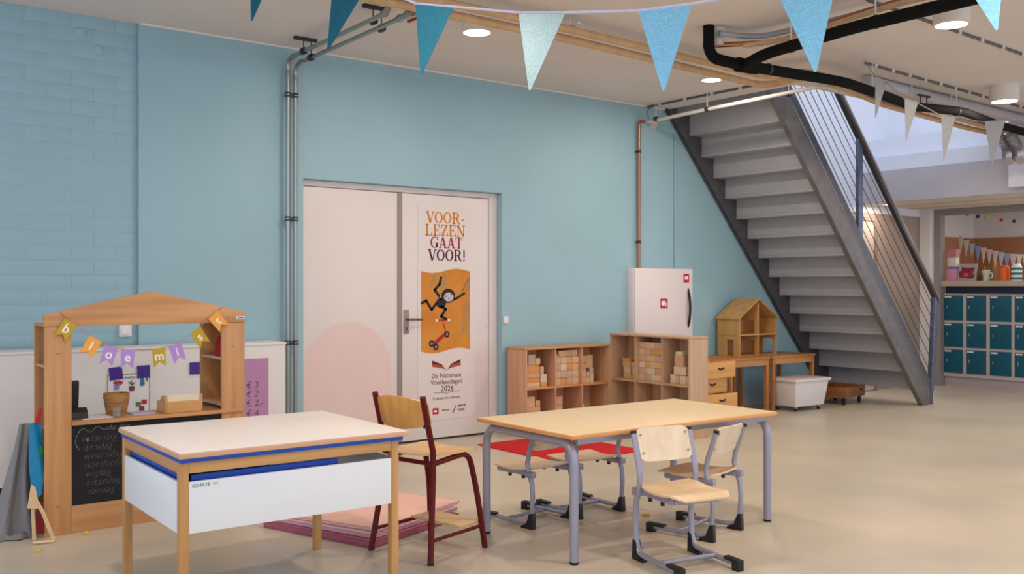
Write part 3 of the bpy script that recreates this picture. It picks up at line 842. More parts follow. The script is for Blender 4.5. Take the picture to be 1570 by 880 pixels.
bx('base', M_APRON, t, 1.9575, 2.1575, 5.893, 6.04, 0.636, 0.645)
bx('back', M_APRON, t, 1.9575, 2.1575, 6.04, 6.05, 0.636, 0.70)
bx('card', mat('cream_card', (238, 226, 196), rough=0.7), t, 1.958, 2.157, 5.895, 5.90, 0.646, 0.744)
# plant care sheet on the white cabinet
t = thing('plant_sheet', 'plant drawing sheet with olive border taped to the white cabinet', 'poster', (2.05, 6.978, 0.48))
bx('sheet', M_PAPER, t, 1.905, 2.195, 6.976, 6.979, 0.475, 0.795)
ol = mat('olive_border', (148, 150, 62), rough=0.7)
MB().box(1.905, 2.195, 6.9745, 6.976, 0.787, 0.795).box(1.905, 1.911, 6.9745, 6.976, 0.475, 0.787).box(2.189, 2.195, 6.9745, 6.976, 0.475, 0.787).build('border', ol, t)
text('TUINIEREN', 0.022, M_INK, t, 2.05, 6.9755, 0.765)
fw = MB()
for k in range(7):
    fw.ball((1.948 + 0.013 * k * 0.6 + 0.006, 6.9745, 0.735 + 0.008 * math.sin(k * 2.1)), (0.010, 0.002, 0.010), 8, 5)
fw.build('flower_print', mat('print_red', (176, 52, 72), rough=0.8), t)
MB().prism([(1.952, 0.685), (1.982, 0.685), (1.988, 0.722), (1.946, 0.722)], 'y', 6.974, 6.976).build('pot_print', mat('print_lilac', (140, 140, 190), rough=0.8), t)
MB().prism([(2.055, 0.67), (2.085, 0.67), (2.092, 0.705), (2.048, 0.705)], 'y', 6.974, 6.976).build('pot_print', mat('print_plum', (132, 62, 84), rough=0.8), t)
MB().prism([(2.07, 0.705), (2.045, 0.735), (2.058, 0.74), (2.068, 0.725), (2.07, 0.752), (2.078, 0.725), (2.098, 0.735), (2.09, 0.722)], 'y', 6.974, 6.976).build('leaf_print', mat('print_green', (96, 134, 66), rough=0.8), t)
MB().prism([(2.125, 0.705), (2.145, 0.70), (2.16, 0.715), (2.15, 0.765), (2.13, 0.76)], 'y', 6.974, 6.976).build('watering_print', mat('print_blue', (64, 120, 160), rough=0.8), t)
MB().prism([(2.165, 0.735), (2.178, 0.73), (2.182, 0.77), (2.168, 0.775)], 'y', 6.974, 6.976).build('leaf_print', MATS['print_green'], t)
for (x, z, m_) in ((2.115, 0.575, 'print_green'), (2.155, 0.590, 'print_red'), (2.138, 0.545, 'print_plum')):
    bx('tile_print', MATS[m_], t, x - 0.018, x + 0.018, 6.974, 6.976, z - 0.016, z + 0.016)
for lab, x, z, a in (('dark violet square card at the sheet corner over the basket', 1.962, 0.800, 0.10), ('violet square card at the right corner of the plant sheet', 2.150, 0.803, 0.03), ('violet square card near the right stall tower', 2.522, 0.808, 0.0)):
    m_ = Matrix.Translation((x, 6.972, z)) @ Matrix.Rotation(-a, 4, 'Y')
    tag(MB().box(-0.044, 0.044, -0.0015, 0.0015, -0.044, 0.044, m_).build('violet_card', M_INDIGO), lab, 'card', 'violet cards on the white cabinet')
t = thing('price_list', 'purple handwritten price list right of the stall', 'price list', (2.99, 6.978, 0.42))
bx('sheet', M_PURPLE, t, 2.86, 3.085, 6.976, 6.9795, 0.42, 0.858)
for s_, z in (('€ 3', 0.655), ('€ 2', 0.59), ('€ 2,-', 0.52), ('€ 4', 0.44)):
    text(s_, 0.07, M_INK, t, 2.905, 6.9755, z, align='LEFT', shear=0.12, bold=-0.001, name='handwriting')
t = thing('red_bag', 'dark red cloth bag on the upper shelf of the right tower', 'bag', (2.36, 5.98, 0.961))


def bagfn(u, v_):
    a = 2 * PI * u
    k = 1.0 - 0.25 * v_ + 0.06 * math.sin(5 * a)
    return (2.348 + 0.055 * k * math.cos(a), 5.985 + 0.085 * k * math.sin(a), 0.963 + 0.125 * v_)


bg_ = MB()
for j in range(8):
    pass
pts_v, pts_f = [], []
for j in range(9):
    for i in range(24):
        p = bagfn(i / 24, j / 8)
        s_ = 1 if j < 8 else 0.5
        pts_v.append((2.348 + (p[0] - 2.348) * s_, 5.985 + (p[1] - 5.985) * s_, p[2]))
for j in range(8):
    for i in range(24):
        pts_f.append((j * 24 + i, j * 24 + (i + 1) % 24, (j + 1) * 24 + (i + 1) % 24, (j + 1) * 24 + i))
pts_f += [tuple(range(24))[::-1], tuple(range(8 * 24, 9 * 24))]
bg_.add(pts_v, pts_f).build('pouch', mat('red_cloth', (158, 16, 26), rough=0.85), t, smooth=True)
MB().tube([(2.348, 5.95, 1.085), (2.345, 5.955, 1.125), (2.345, 5.985, 1.14), (2.345, 6.015, 1.125), (2.348, 6.02, 1.085)], 0.006, 6).build('handle', M_BLACK, t, smooth=True)

# pile leaning on the left side of the stall
t = thing('grey_cloth', 'grey felt cloth hanging down beside the stall onto the floor', 'cloth', (1.15, 6.0, 0))
M_FELT = mat('grey_felt', (140, 138, 140), rough=0.95, bump=0.15, bscale=250)


def clothfn(u, v_):
    sp = 0.05 + 0.13 * (1 - v_) ** 1.6
    x = 1.215 - 0.085 * (1 - v_) + (u - 0.5) * 2 * sp * 0.9
    fold = 0.028 * math.sin(u * 15 + v_ * 3) * (1.15 - v_)
    y = 6.02 + fold - 0.07 * (1 - v_) ** 3
    return (min(x, 1.252), y, 0.006 + 0.62 * v_ ** 1.15 + 0.01 * abs(math.sin(u * 9)) * (1 - v_))


MB().sheet(clothfn, 22, 16, 0.004).build('drape', M_FELT, t, smooth=True)


def hemfn(u, v_):
    return (1.05 + 0.16 * u, 5.89 + 0.05 * v_ + 0.02 * math.sin(u * 9), 0.006 + 0.028 * math.sin(PI * v_) * (0.6 + 0.4 * math.sin(u * 11)))


MB().sheet(hemfn, 16, 8, 0.004).build('hem', M_FELT, t, smooth=True)
t = thing('blue_bag', 'turquoise plastic bag with a green print leaning on the stall', 'bag', (1.24, 5.93, 0.28))


def blue(u, v_):
    return (1.192 + 0.072 * u + 0.02 * (1 - v_) * (1 - u) * 1.0, 5.905 + 0.014 * math.sin(u * 4 + v_ * 5), 0.24 + 0.40 * v_ - 0.06 * (1 - u) * (1 - v_))


MB().sheet(blue, 8, 10, 0.01).build('pouch', mat('turquoise_plastic', (24, 140, 190), rough=0.35), t, smooth=True)
MB().ball((1.253, 5.897, 0.46), (0.016, 0.006, 0.05), 10, 7).build('green_print', mat('green_plastic', (34, 160, 50), rough=0.5), t, smooth=True)
MB().prism([(1.225, 0.64), (1.255, 0.64), (1.262, 0.72), (1.245, 0.715)], 'y', 5.902, 5.912).build('red_tab', mat('red_plastic', (206, 30, 32), rough=0.5), t)
t = thing('toy_broom', 'small pale wooden stand leaning at the foot of the stall', 'wooden stand', (1.24, 5.84, 0))
MB().tube([(1.195, 5.80, 0.26), (1.245, 5.785, 0.15), (1.290, 5.76, 0.006)], 0.010, 4).build('leg', M_PLY, t)
MB().tube([(1.195, 5.805, 0.24), (1.200, 5.815, 0.12), (1.205, 5.82, 0.006)], 0.010, 4).build('leg', M_PLY, t)
MB().tube([(1.18, 5.735, 0.010), (1.283, 5.705, 0.010)], 0.009, 4).build('foot_bar', M_PLY, t)
MB().prism([(1.165, 0.19), (1.225, 0.18), (1.205, 0.30), (1.185, 0.32)], 'y', 5.79, 5.80).build('head_plate', M_PLY, t)
MB().prism([(1.215, 0.03), (1.262, 0.03), (1.255, 0.20), (1.222, 0.21)], 'y', 5.833, 5.842).build('red_board', mat('dark_red_card', (128, 20, 30), rough=0.7), t)
M_YEL = mat('yellow_plastic', (222, 190, 30), rough=0.5)
for lab, x, y in (('yellow scrap on the floor in front of the stall', 1.47, 5.80), ('tiny yellow scrap on the floor left of the table', 1.17, 5.57)):
    tag(MB().lathe([(0.002, 0), (0.016, 0.001), (0.018, 0.008), (0.010, 0.016), (0.002, 0.014)], (x, y, 0), 9).build('yellow_scrap', M_YEL, smooth=True), lab, 'scrap')
tag(MB().prism([(4.26, 4.165), (4.315, 4.16), (4.30, 4.135), (4.285, 4.12)], 'z', 0.0, 0.012).build('yellow_scrap', mat('mustard_card', (206, 158, 50), rough=0.7)), 'mustard yellow scrap on the floor under the wooden table', 'scrap')


# ------------------------------------------------------------------ white play table with blue band
t = thing('play_table', 'cream topped play table with blue band and white side panels', 'table', (1.878, 4.322, 0), R(-1.5))
hx, hy = 0.530, 0.460
MB().box(-hx, hx, -hy, hy, 0.706, 0.7265).build('tabletop', mat('pale_table_edge', (222, 172, 132), rough=0.45, var=0.05), t, bevel=0.004, world=False)
bx('laminate', M_CREAM, t, -hx + 0.004, hx - 0.004, -hy + 0.004, hy - 0.004, 0.7268, 0.7305, 0.001, False)
bx('blue_band', M_BLUE, t, -hx + 0.008, hx - 0.024, -hy + 0.012, hy - 0.016, 0.688, 0.7058, 0.001, False)
xl, xr, ly, lw_ = -hx + 0.010, hx - 0.036, hy - 0.030, 0.038
for xa in (xl, xr - lw_):
    for ya in (-ly, ly - lw_):
        bx('leg', M_LEGWOOD, t, xa, xa + lw_, ya, ya + lw_, 0.0, 0.6878, 0.004, False)
il, ir, iy = xl + lw_ + 0.0005, xr - lw_ - 0.0005, ly - lw_ - 0.0005
for ya in (-ly + 0.003, ly - 0.025):
    bx('apron', M_APRON, t, il, ir, ya, ya + 0.022, 0.640, 0.6878, 0.002, False)
for xa in (xl + 0.003, xr - 0.025):
    bx('apron', M_BEECH_Y, t, xa, xa + 0.022, -iy, iy, 0.640, 0.6878, 0.002, False)
fp = bx('side_panel', M_PANELW, t, il, ir, -ly + 0.002, -ly + 0.016, 0.395, 0.606, 0.001, False)
bx('side_panel', M_PANELW, t, xl + 0.002, xl + 0.016, -iy, iy, 0.395, 0.606, 0.001, False)
bx('side_panel', M_PANELW, t, il, ir, ly - 0.016, ly - 0.002, 0.395, 0.606, 0.001, False)
bx('side_panel', M_PANELW, t, xr - 0.016, xr - 0.002, -iy, iy, 0.395, 0.606, 0.001, False)
tr = MB().box(il + 0.02, 0.20, -ly + 0.03, ly - 0.03, 0.44, 0.452).box(il + 0.02, 0.20, ly - 0.05, ly - 0.03, 0.452, 0.665).box(il - 0.012, il + 0.006, -iy + 0.01, iy - 0.01, 0.44, 0.665).box(il + 0.02, 0.20, -ly + 0.035, -ly + 0.05, 0.452, 0.628)
tr.build('blue_tray', M_BLUE, t, world=False)
text('SCHILTE', 0.020, mat('maker_green', (44, 110, 84), rough=0.6), fp, il + 0.012, -ly + 0.0012, 0.588, align='LEFT', world=False, name='maker_print')
bx('maker_mark', mat('maker_pink', (232, 200, 184), rough=0.6), fp, il + 0.098, il + 0.12, -ly + 0.0005, -ly + 0.0018, 0.586, 0.595, 0, False)

# ------------------------------------------------------------------ wooden classroom table with grey legs
t = thing('classroom_table', 'maple classroom table with bent lilac grey metal legs', 'table', (4.02, 4.022, 0), R(-1.5))
hx, hy = 0.80, 0.425
MB().box(-hx, hx, -hy, hy, 0.633, 0.6535).build('tabletop', M_TOPEDGE, t, bevel=0.006, world=False)
bx('laminate', M_TOP1, t, -hx + 0.006, hx - 0.006, -hy + 0.006, hy - 0.006, 0.6537, 0.6555, 0.0008, False)
for sx in (-1, 1):
    x = sx * 0.755
    u = MB().tube(bendpath([(x, -0.385, 0.012), (x, -0.385, 0.606), (x, 0.385, 0.606), (x, 0.385, 0.012)], 0.105, 8), 0.0235, 12).build('leg_frame', M_GREYMETAL, t, smooth=True, world=False)
    for sy in (-1, 1):
        MB().lathe([(0.002, 0), (0.0225, 0), (0.0245, 0.012), (0.002, 0.012)], (x, sy * 0.385, 0), 14).build('foot_cap', M_BLACK, u, smooth=True, world=False)
for sy in (-1, 1):
    bx('rail', M_GREYMETAL, t, -0.73, 0.73, *sorted((sy * 0.345, sy * 0.385)), 0.598, 0.632, 0.003, False)


# ------------------------------------------------------------------ cantilever school chairs
def school_chair():
    t = thing('school_chair', '', 'chair', (0, 0, 0), 0, 'school chairs around the wooden table')
    W2 = 0.172
    for s in (-1, 1):
        y = s * W2
        path = [(0.385, y, 0.028), (0.07, y, 0.030)] + bez((0.07, y, 0.030), (0.004, y, 0.032), (-0.004, y, 0.10), 6)[1:]
        path += [(-0.010, y, 0.20), (-0.004, y, 0.28), (0.022, y, 0.345), (0.033, y, 0.40), (0.022, y, 0.46), (-0.006, y, 0.54), (-0.030, y, 0.615)]
        fr_ = MB().tube(path, 0.0135, 10, ry=0.0165).build('side_frame', M_GREYMETAL, t, smooth=True, world=False)
        MB().prism([(-0.022, 0.0), (0.075, 0.0), (0.07, 0.014), (0.030, 0.030), (0.006, 0.095), (-0.016, 0.10)], 'y', y - 0.0175, y + 0.0175).build('heel_cap', M_BLACK, fr_, bevel=0.003, world=False)
        MB().box(0.29, 0.40, y - 0.018, y + 0.018, 0.036, 0.052).box(0.355, 0.405, y - 0.019, y + 0.019, 0.0, 0.052).build('toe_cap', M_BLACK, fr_, bevel=0.003, world=False)
        MB().tube([(-0.029, y, 0.610), (-0.033, y, 0.624)], 0.0165, 10).build('end_plug', M_BLACK, fr_, smooth=True, world=False)
        br = MB().box(0.012, 0.30, y * 0.86 - 0.011, y * 0.86 + 0.011, 0.318, 0.345).box(-0.02, 0.035, y - 0.02, y + 0.02, 0.315, 0.350).build('seat_bracket', M_GREYMETAL, t, bevel=0.003, world=False)
        for x in (0.09, 0.20):
            MB().lathe([(0.002, 0), (0.011, 0), (0.011, 0.02), (0.002, 0.02)], (x, y * 0.86, 0.298), 10).build('table_stop', M_BLACK, br, smooth=True, world=False)
    MB().tube([(0.205, -W2, 0.030), (0.205, W2, 0.030)], 0.0125, 10).build('cross_bar', M_GREYMETAL, t, smooth=True, world=False)
    MB().tube(bendpath([(0.30, -W2 * 0.86, 0.331), (0.325, -0.10, 0.331), (0.325, 0.10, 0.331), (0.30, W2 * 0.86, 0.331)], 0.03), 0.010, 8).build('front_bar', M_GREYMETAL, t, smooth=True, world=False)

    def seat(u, v_):
        x = 0.002 + 0.365 * u
        hw = 0.178 * (1 - 0.30 * max(0, (u - 0.72) / 0.28) ** 2.2) * (1 - 0.16 * max(0, (0.22 - u) / 0.22) ** 2)
        y = hw * (2 * v_ - 1)
        z = 0.353 - 0.014 * math.sin(PI * min(1, u * 1.25)) + 0.004 * (1 - u) ** 3 - 0.014 * max(0, (u - 0.75) / 0.25) ** 2 + 0.008 * (2 * v_ - 1) ** 2 * (1 - u)
        return (x, y, z)
    MB().sheet(seat, 16, 12, 0.009).build('seat', M_PLY, t, smooth=True, world=False)

    def back(u, v_):
        y = 0.158 * (2 * u - 1)
        cy = abs(2 * u - 1)
        cz = abs(2 * v_ - 1)
        hz = 0.078 * (1 - 0.20 * max(0, (cy - 0.78) / 0.22) ** 2)
        z = 0.536 + hz * (2 * v_ - 1) - 0.006 * (1 - cy ** 2) * (1 - v_) + 0.022
        x = 0.026 - 0.36 * (z - 0.45) - 0.014 * (1 - (2 * u - 1) ** 2) + 0.012
        return (x, y, z)
    bk_ = MB().sheet(back, 16, 8, -0.009).build('backrest', M_PLYBACK, t, smooth=True, world=False)
    for y in (-0.138, 0.138):
        for z in (0.516, 0.602):
            x = 0.026 - 0.36 * (z - 0.45) - 0.014 * (1 - (y / 0.158) ** 2) + 0.012
            MB().lathe([(0.0005, -0.0125), (0.005, -0.0125), (0.005, 0.0125), (0.0005, 0.0125)], (x - 0.0035, y, z), 8, Matrix.Rotation(PI / 2 - 0.35, 4, 'Y')).build('screw', M_STEEL, bk_, world=False)
    return t


ch0 = school_chair()
spots = [(3.735, 3.485, -103, 1.05, 'pale school chair in front, turned away from the wooden table'),
         (4.295, 3.545, 103, 0.985, 'school chair half pushed under the right end of the wooden table'),
         (3.700, 4.355, 97, 0.94, 'school chair fully under the table near its left leg'),
         (4.085, 4.345, 88, 0.95, 'school chair fully under the table behind the front chair')]
for i, (x, y, a, kz, lab) in enumerate(spots):
    o = ch0 if i == 0 else copy_tree(ch0)
    o.location = (x, y, 0)
    o.rotation_euler = (0, 0, R(a))
    o.scale = (1, 1, kz)
    o['label'] = lab

# ------------------------------------------------------------------ red high chair
t = thing('high_chair', 'tall dark red tube high chair with orange plywood back', 'chair', (2.622, 4.298, 0), R(12))
for s in (-1, 1):
    rl_ = MB().tube([(0.0, s * 0.222, 0.0), (0.035, s * 0.198, 0.25), (0.062, s * 0.180, 0.47), (0.062, s * 0.178, 0.56), (0.030, s * 0.178, 0.68), (-0.012, s * 0.178, 0.845)], 0.0145, 10, ry=0.0175).build('rear_leg', M_REDMETAL, t, smooth=True, world=False)
    fp_ = bendpath([(0.055, s * 0.172, 0.492), (0.345, s * 0.165, 0.520), (0.395, s * 0.180, 0.30), (0.432, s * 0.205, 0.0)], 0.07, 6)
    MB().tube(fp_, 0.0145, 10, ry=0.0175).build('front_leg', M_REDMETAL, t, smooth=True, world=False)
    MB().tube([(0.016, s * 0.211, 0.115), (0.419, s * 0.196, 0.120)], 0.010, 8).build('side_bar', M_REDMETAL, t, smooth=True, world=False)
    MB().tube([(0.001, s * 0.222, 0.0), (0.003, s * 0.221, 0.014)], 0.017, 10).build('foot_plug', M_BLACK, rl_, smooth=True, world=False)
    bx('back_block', M_BLACK, rl_, 0.018, 0.040, s * 0.160 - 0.012, s * 0.160 + 0.012, 0.68, 0.79, 0.003, False)
MB().tube([(0.06, -0.178, 0.495), (0.06, 0.178, 0.495)], 0.012, 8).build('seat_bar', M_REDMETAL, t, smooth=True, world=False)
bx('footrest', M_PLYSEAT, t, 0.255, 0.425, -0.182, 0.182, 0.131, 0.146, 0.003, False)


def hseat(u, v_):
    hw = 0.185 * (1 - 0.22 * max(0, (0.3 - u) / 0.3) ** 2) * (1 - 0.14 * max(0, (u - 0.82) / 0.18) ** 2)
    return (0.03 + 0.385 * u, hw * (2 * v_ - 1), 0.531 - 0.012 * math.sin(PI * u) + 0.008 * (2 * v_ - 1) ** 2 - 0.016 * max(0, (u - 0.78) / 0.22) ** 2)


MB().sheet(hseat, 14, 10, 0.010).build('seat', M_PLYSEAT, t, smooth=True, world=False)


def hback(u, v_):
    c = abs(2 * u - 1)
    hz = 0.086 * (1 - 0.42 * c ** 2.4)
    z = 0.758 + hz * (2 * v_ - 1)
    return (0.040 - 0.25 * (z - 0.70) - 0.052 * (1 - c * c) + 0.004, 0.190 * (2 * u - 1), z)


MB().sheet(hback, 16, 8, -0.010).build('backrest', M_PLYORANGE, t, smooth=True, world=False)

# ------------------------------------------------------------------ mats and rug
for lab, nm, rgb, x, y, a, w_, d_, z0, z1 in (
        ('dark rose foam mat at the bottom of the mat pile', 'rose', (176, 92, 112), 2.83, 5.06, 19, 0.78, 0.84, 0.0, 0.040),
        ('pale lilac pink foam mat in the middle of the pile', 'lilac_pink', (222, 176, 184), 2.845, 5.085, 20, 0.78, 0.83, 0.0405, 0.066),
        ('peach foam mat lying on top of the mat pile', 'peach', (248, 198, 180), 2.88, 5.115, 21.5, 0.80, 0.82, 0.0665, 0.090)):
    t = thing('foam_mat', lab, 'mat', (x, y, z0), R(a), 'pile of pink foam mats')
    MB().box(-w_ / 2, w_ / 2, -d_ / 2, d_ / 2, 0, z1 - z0).build('pad', mat(nm + '_vinyl', rgb, rough=0.5), t, bevel=0.008, world=False)
    MB().tube([(-w_ / 2, -d_ / 2, (z1 - z0) * 0.82), (w_ / 2, -d_ / 2, (z1 - z0) * 0.82), (w_ / 2, d_ / 2, (z1 - z0) * 0.82), (-w_ / 2, d_ / 2, (z1 - z0) * 0.82)], 0.003, 5, closed=True).build('piping', mat(nm + '_seam', tuple(int(v * 0.9) for v in rgb), rough=0.5), t, world=False)
tag(MB().prism([(5.03, 6.93), (5.02, 5.79), (5.97, 5.80), (5.98, 6.90)], 'z', 0.0, 0.009).build('red_rug', M_RUG, bevel=0.002), 'bright red felt rug on the floor behind the wooden table', 'rug')

# ------------------------------------------------------------------ block shelves
BLK = [wood('block_%d' % i, a, b, 'x', rough=0.6) for i, (a, b) in enumerate((((224, 190, 152), (212, 174, 134)), ((216, 176, 134), (204, 160, 116)), ((222, 162, 96), (208, 146, 80)), ((206, 178, 154), (194, 164, 138)), ((228, 206, 176), (216, 192, 160))))]


def shelf_unit(label, loc, ln, dp, ht, zm, divs, m, rz, wm):
    """local: front faces -y, runs along +x from 0 to ln"""
    t = thing('block_shelf', label, 'shelf', loc, rz, 'low beech shelves with toy blocks')
    for xa in (0.0, ln - 0.018):
        bx('end_panel', m, t, xa, xa + 0.018, 0, dp, 0.0, ht - 0.019, 0.001, False)
    bx('top_board', wm, t, -0.004, ln + 0.004, -0.006, dp, ht - 0.018, ht, 0.002, False)
    bx('bottom_board', wm, t, 0.0185, ln - 0.0185, 0.002, dp - 0.012, 0.04, 0.058, 0.001, False)
    bx('plinth', m, t, 0.0185, ln - 0.0185, 0.02, 0.034, 0.0, 0.039, 0, False)
    bx('back_panel', m, t, 0.0185, ln - 0.0185, dp - 0.010, dp - 0.002, 0.0, ht - 0.019, 0, False)
    cells = [0.0185] + [v for d in divs for v in (d - 0.008, d + 0.008)] + [ln - 0.0185]
    for d in divs:
        bx('divider', m, t, d - 0.0078, d + 0.0078, 0.004, dp - 0.011, 0.0585, ht - 0.019, 0.001, False)
    for i in range(0, len(cells), 2):
        bx('shelf_board', wm, t, cells[i] + 0.0003, cells[i + 1] - 0.0003, 0.002, dp - 0.011, zm - 0.018, zm, 0.001, False)
    return t, [(cells[i], cells[i + 1]) for i in range(0, len(cells), 2)]


SA_LOC, SB_LOC = Vector((5.631, 7.0, 0)), Vector((6.708, 7.0, 0))
sa, ca = shelf_unit('lower beech block shelf standing along the teal wall', SA_LOC, 1.077, 0.29, 0.83, 0.455, (0.370, 0.712), M_SHELF, 0, M_BEECH_X)
sb, cb_ = shelf_unit('taller beech block shelf standing at right angles to the wall', SB_LOC, 1.044, 0.255, 0.94, 0.497, (0.345, 0.697), M_SHELF_B, R(-90), M_SHELF_B)
BLOCK_MESH = {}


def block(base, rz, x, y, z, w_, d_, h_, k, label, group, tri=False):
    key = (round(w_, 3), round(d_, 3), round(h_, 3), k, tri)
    if key not in BLOCK_MESH:
        mb = MB()
        if tri:
            mb.prism([(0, 0), (w_, 0), (0, h_)], 'y', 0, d_)
        else:
            mb.box(0, w_, 0, d_, 0, h_)
        o = mb.build('toy_block', BLK[k], None, bevel=0.0015)
        BLOCK_MESH[key] = o.data
    else:
        o = bpy.data.objects.new('toy_block', BLOCK_MESH[key])
        C.objects.link(o)
    o.location = base + Matrix.Rotation(rz, 3, 'Z') @ Vector((x, y, z))
    o.rotation_euler = (0, 0, rz)
    return tag(o, label, 'toy block', group)


ORD = ['bottom', 'second', 'third', 'fourth', 'fifth', 'sixth', 'seventh', 'eighth', 'ninth']
COL = ['leftmost', 'second from left', 'third from left', 'fourth from left', 'fifth from left', 'sixth from left']
TINT = ['beige', 'tan', 'orange', 'greyish', 'cream']


def stack(base, rz, cell, z0, items, label, group):
    where = label.split(' the ', 1)[1]
    levels = []
    for it in sorted(items, key=lambda q: q[2]):
        if not levels or it[2] - levels[-1] > 0.022:
            levels.append(it[2])
    lay = {id(it): max(i for i, z in enumerate(levels) if it[2] >= z - 1e-6) for it in items}
    for it in items:
        dx, w_, dz, h_, k = it[:5]
        y = it[5] if len(it) > 5 else 0.04 + rnd.uniform(0, 0.012)
        tri = len(it) > 6
        same = sorted((q for q in items if lay[id(q)] == lay[id(it)]), key=lambda q: q[0])
        c_ = [id(q) for q in same].index(id(it))
        lab = '%s block, %s row%s, %s' % (TINT[k], ORD[lay[id(it)]], (', ' + COL[c_]) if len(same) > 1 else '', where)
        block(base, rz, cell[0] + 0.003 + dx, y, z0 + 0.0005 + dz, w_ - 0.0015, 0.08, h_ - 0.001, k, lab, group, tri)


L1 = 'block in the upper left compartment, lower shelf'
stack(SA_LOC, 0, ca[0], 0.455, [(0, .185, 0, .045, 0), (0, .185, .045, .042, 2), (0, .185, .087, .042, 1), (0, .183, .129, .085, 2), (.05, .085, .214, .095, 3), (.195, .078, 0, .04, 2), (.195, .078, .04, .036, 4), (.197, .075, .076, .04, 4), (.192, .045, .116, .075, 3), (.14, .05, .214, .06, 0)], L1, 'blocks in the upper left compartment of the lower shelf')
L2 = 'block in the upper middle compartment, lower shelf'
it = []
for r_ in range(4):
    for c_ in range(4):
        it.append((.001 + c_ * .079, .078, r_ * .068, .067, [[0, 2, 3, 0], [0, 3, 3, 0], [3, 4, 2, 0], [0, 0, 1, 0]][r_][c_], 0.035 + rnd.uniform(0, .008)))
it += [(.001, .06, .272, .06, 0, .04, True), (.065, .085, .272, .060, 0), (.155, .075, .272, .062, 1), (.235, .075, .272, .062, 0)]
stack(SA_LOC, 0, ca[1], 0.455, it, L2, 'blocks in the filled compartment of the lower shelf')
L3 = 'block in the upper right compartment, lower shelf'
stack(SA_LOC, 0, ca[2], 0.455, [(0, .135, 0, .058, 0), (.137, .035, 0, .085, 4), (0, .078, .058, .07, 0), (.082, .045, .0585, .05, 3), (0, .078, .128, .072, 1), (.13, .045, .085, .06, 3), (.085, .085, .1455, .13, 1), (0, .078, .20, .07, 3)], L3, 'blocks in the upper right compartment of the lower shelf')
L4 = 'block in the bottom left compartment, lower shelf'
stack(SA_LOC, 0, ca[0], 0.058, [(0, .21, 0, .09, 1), (0, .20, .09, .065, 0), (.01, .19, .155, .055, 1), (.01, .12, .21, .10, 0), (.14, .055, .21, .06, 1)], L4, 'blocks in the bottom left compartment of the lower shelf')
L5 = 'block in the bottom middle compartment, lower shelf'
stack(SA_LOC, 0, ca[1], 0.058, [(0, .11, 0, .12, 1), (.0, .11, .12, .08, 0), (.03, .08, .20, .09, 1), (.12, .09, 0, .06, 0)], L5, 'blocks in the bottom middle compartment of the lower shelf')
L6 = 'block in the bottom right compartment, lower shelf'
stack(SA_LOC, 0, ca[2], 0.058, [(0, .08, 0, .16, 0), (.0, .07, .16, .075, 4, .04, True), (.09, .09, 0, .10, 1), (.09, .08, .10, .06, 3)], L6, 'blocks in the bottom right compartment of the lower shelf')
RB = R(-90)
L7 = 'block in the upper left compartment, taller shelf'
stack(SB_LOC, RB, cb_[0], 0.497, [(.10, .10, 0, .055, 1, .07), (.10, .095, .055, .06, 0, .07), (.09, .105, .115, .05, 1, .07), (.085, .11, .165, .035, 2, .07), (.21, .08, 0, .04, 2, .06), (.235, .06, .04, .075, 4, .06), (.215, .09, .115, .05, 3, .06)], L7, 'blocks in the upper left compartment of the taller shelf')
L8 = 'block in the upper middle compartment, taller shelf'
it = []
for r_ in range(6):
    ws = [(.0, .105), (.107, .105), (.214, .105)] if r_ % 2 else [(.0, .075), (.077, .075), (.154, .165)]
    for j_, (a, b) in enumerate(ws):
        it.append((a, b, r_ * .062, .061, (2 if (r_ == 4 and j_ == 2) else [0, 3, 4, 1, 0, 3][(r_ + j_) % 6]), 0.045 + rnd.uniform(0, .008)))
stack(SB_LOC, RB, cb_[1], 0.497, it, L8, 'blocks in the filled compartment of the taller shelf')
L9 = 'block in the upper right compartment, taller shelf'
stack(SB_LOC, RB, cb_[2], 0.497, [(.055, .075, 0, .085, 4), (.135, .04, 0, .08, 3), (.178, .07, 0, .08, 4), (.25, .05, 0, .08, 0), (.10, .15, .0855, .078, 4), (.11, .11, .164, .10, 1), (.125, .085, .2645, .038, 4)], L9, 'blocks in the upper right compartment of the taller shelf')
L10 = ['block in the bottom %s compartment, taller shelf' % q for q in ('left', 'middle', 'right')]
stack(SB_LOC, RB, cb_[0], 0.058, [(.16, .12, 0, .10, 0), (.17, .10, .10, .06, 4)], L10[0], 'blocks in the bottom row of the taller shelf')
stack(SB_LOC, RB, cb_[1], 0.058, [(.20, .12, 0, .11, 0), (.22, .10, .11, .055, 4), (.28, .045, .165, .06, 3)], L10[1], 'blocks in the bottom row of the taller shelf')
stack(SB_LOC, RB, cb_[2], 0.058, [(.03, .12, 0, .12, 0), (.05, .13, .12, .055, 4), (.19, .10, 0, .17, 0), (.13, .06, .175, .08, 3), (.20, .05, .17, .10, 0), (.255, .05, .17, .09, 4)], L10[2], 'blocks in the bottom row of the taller shelf')


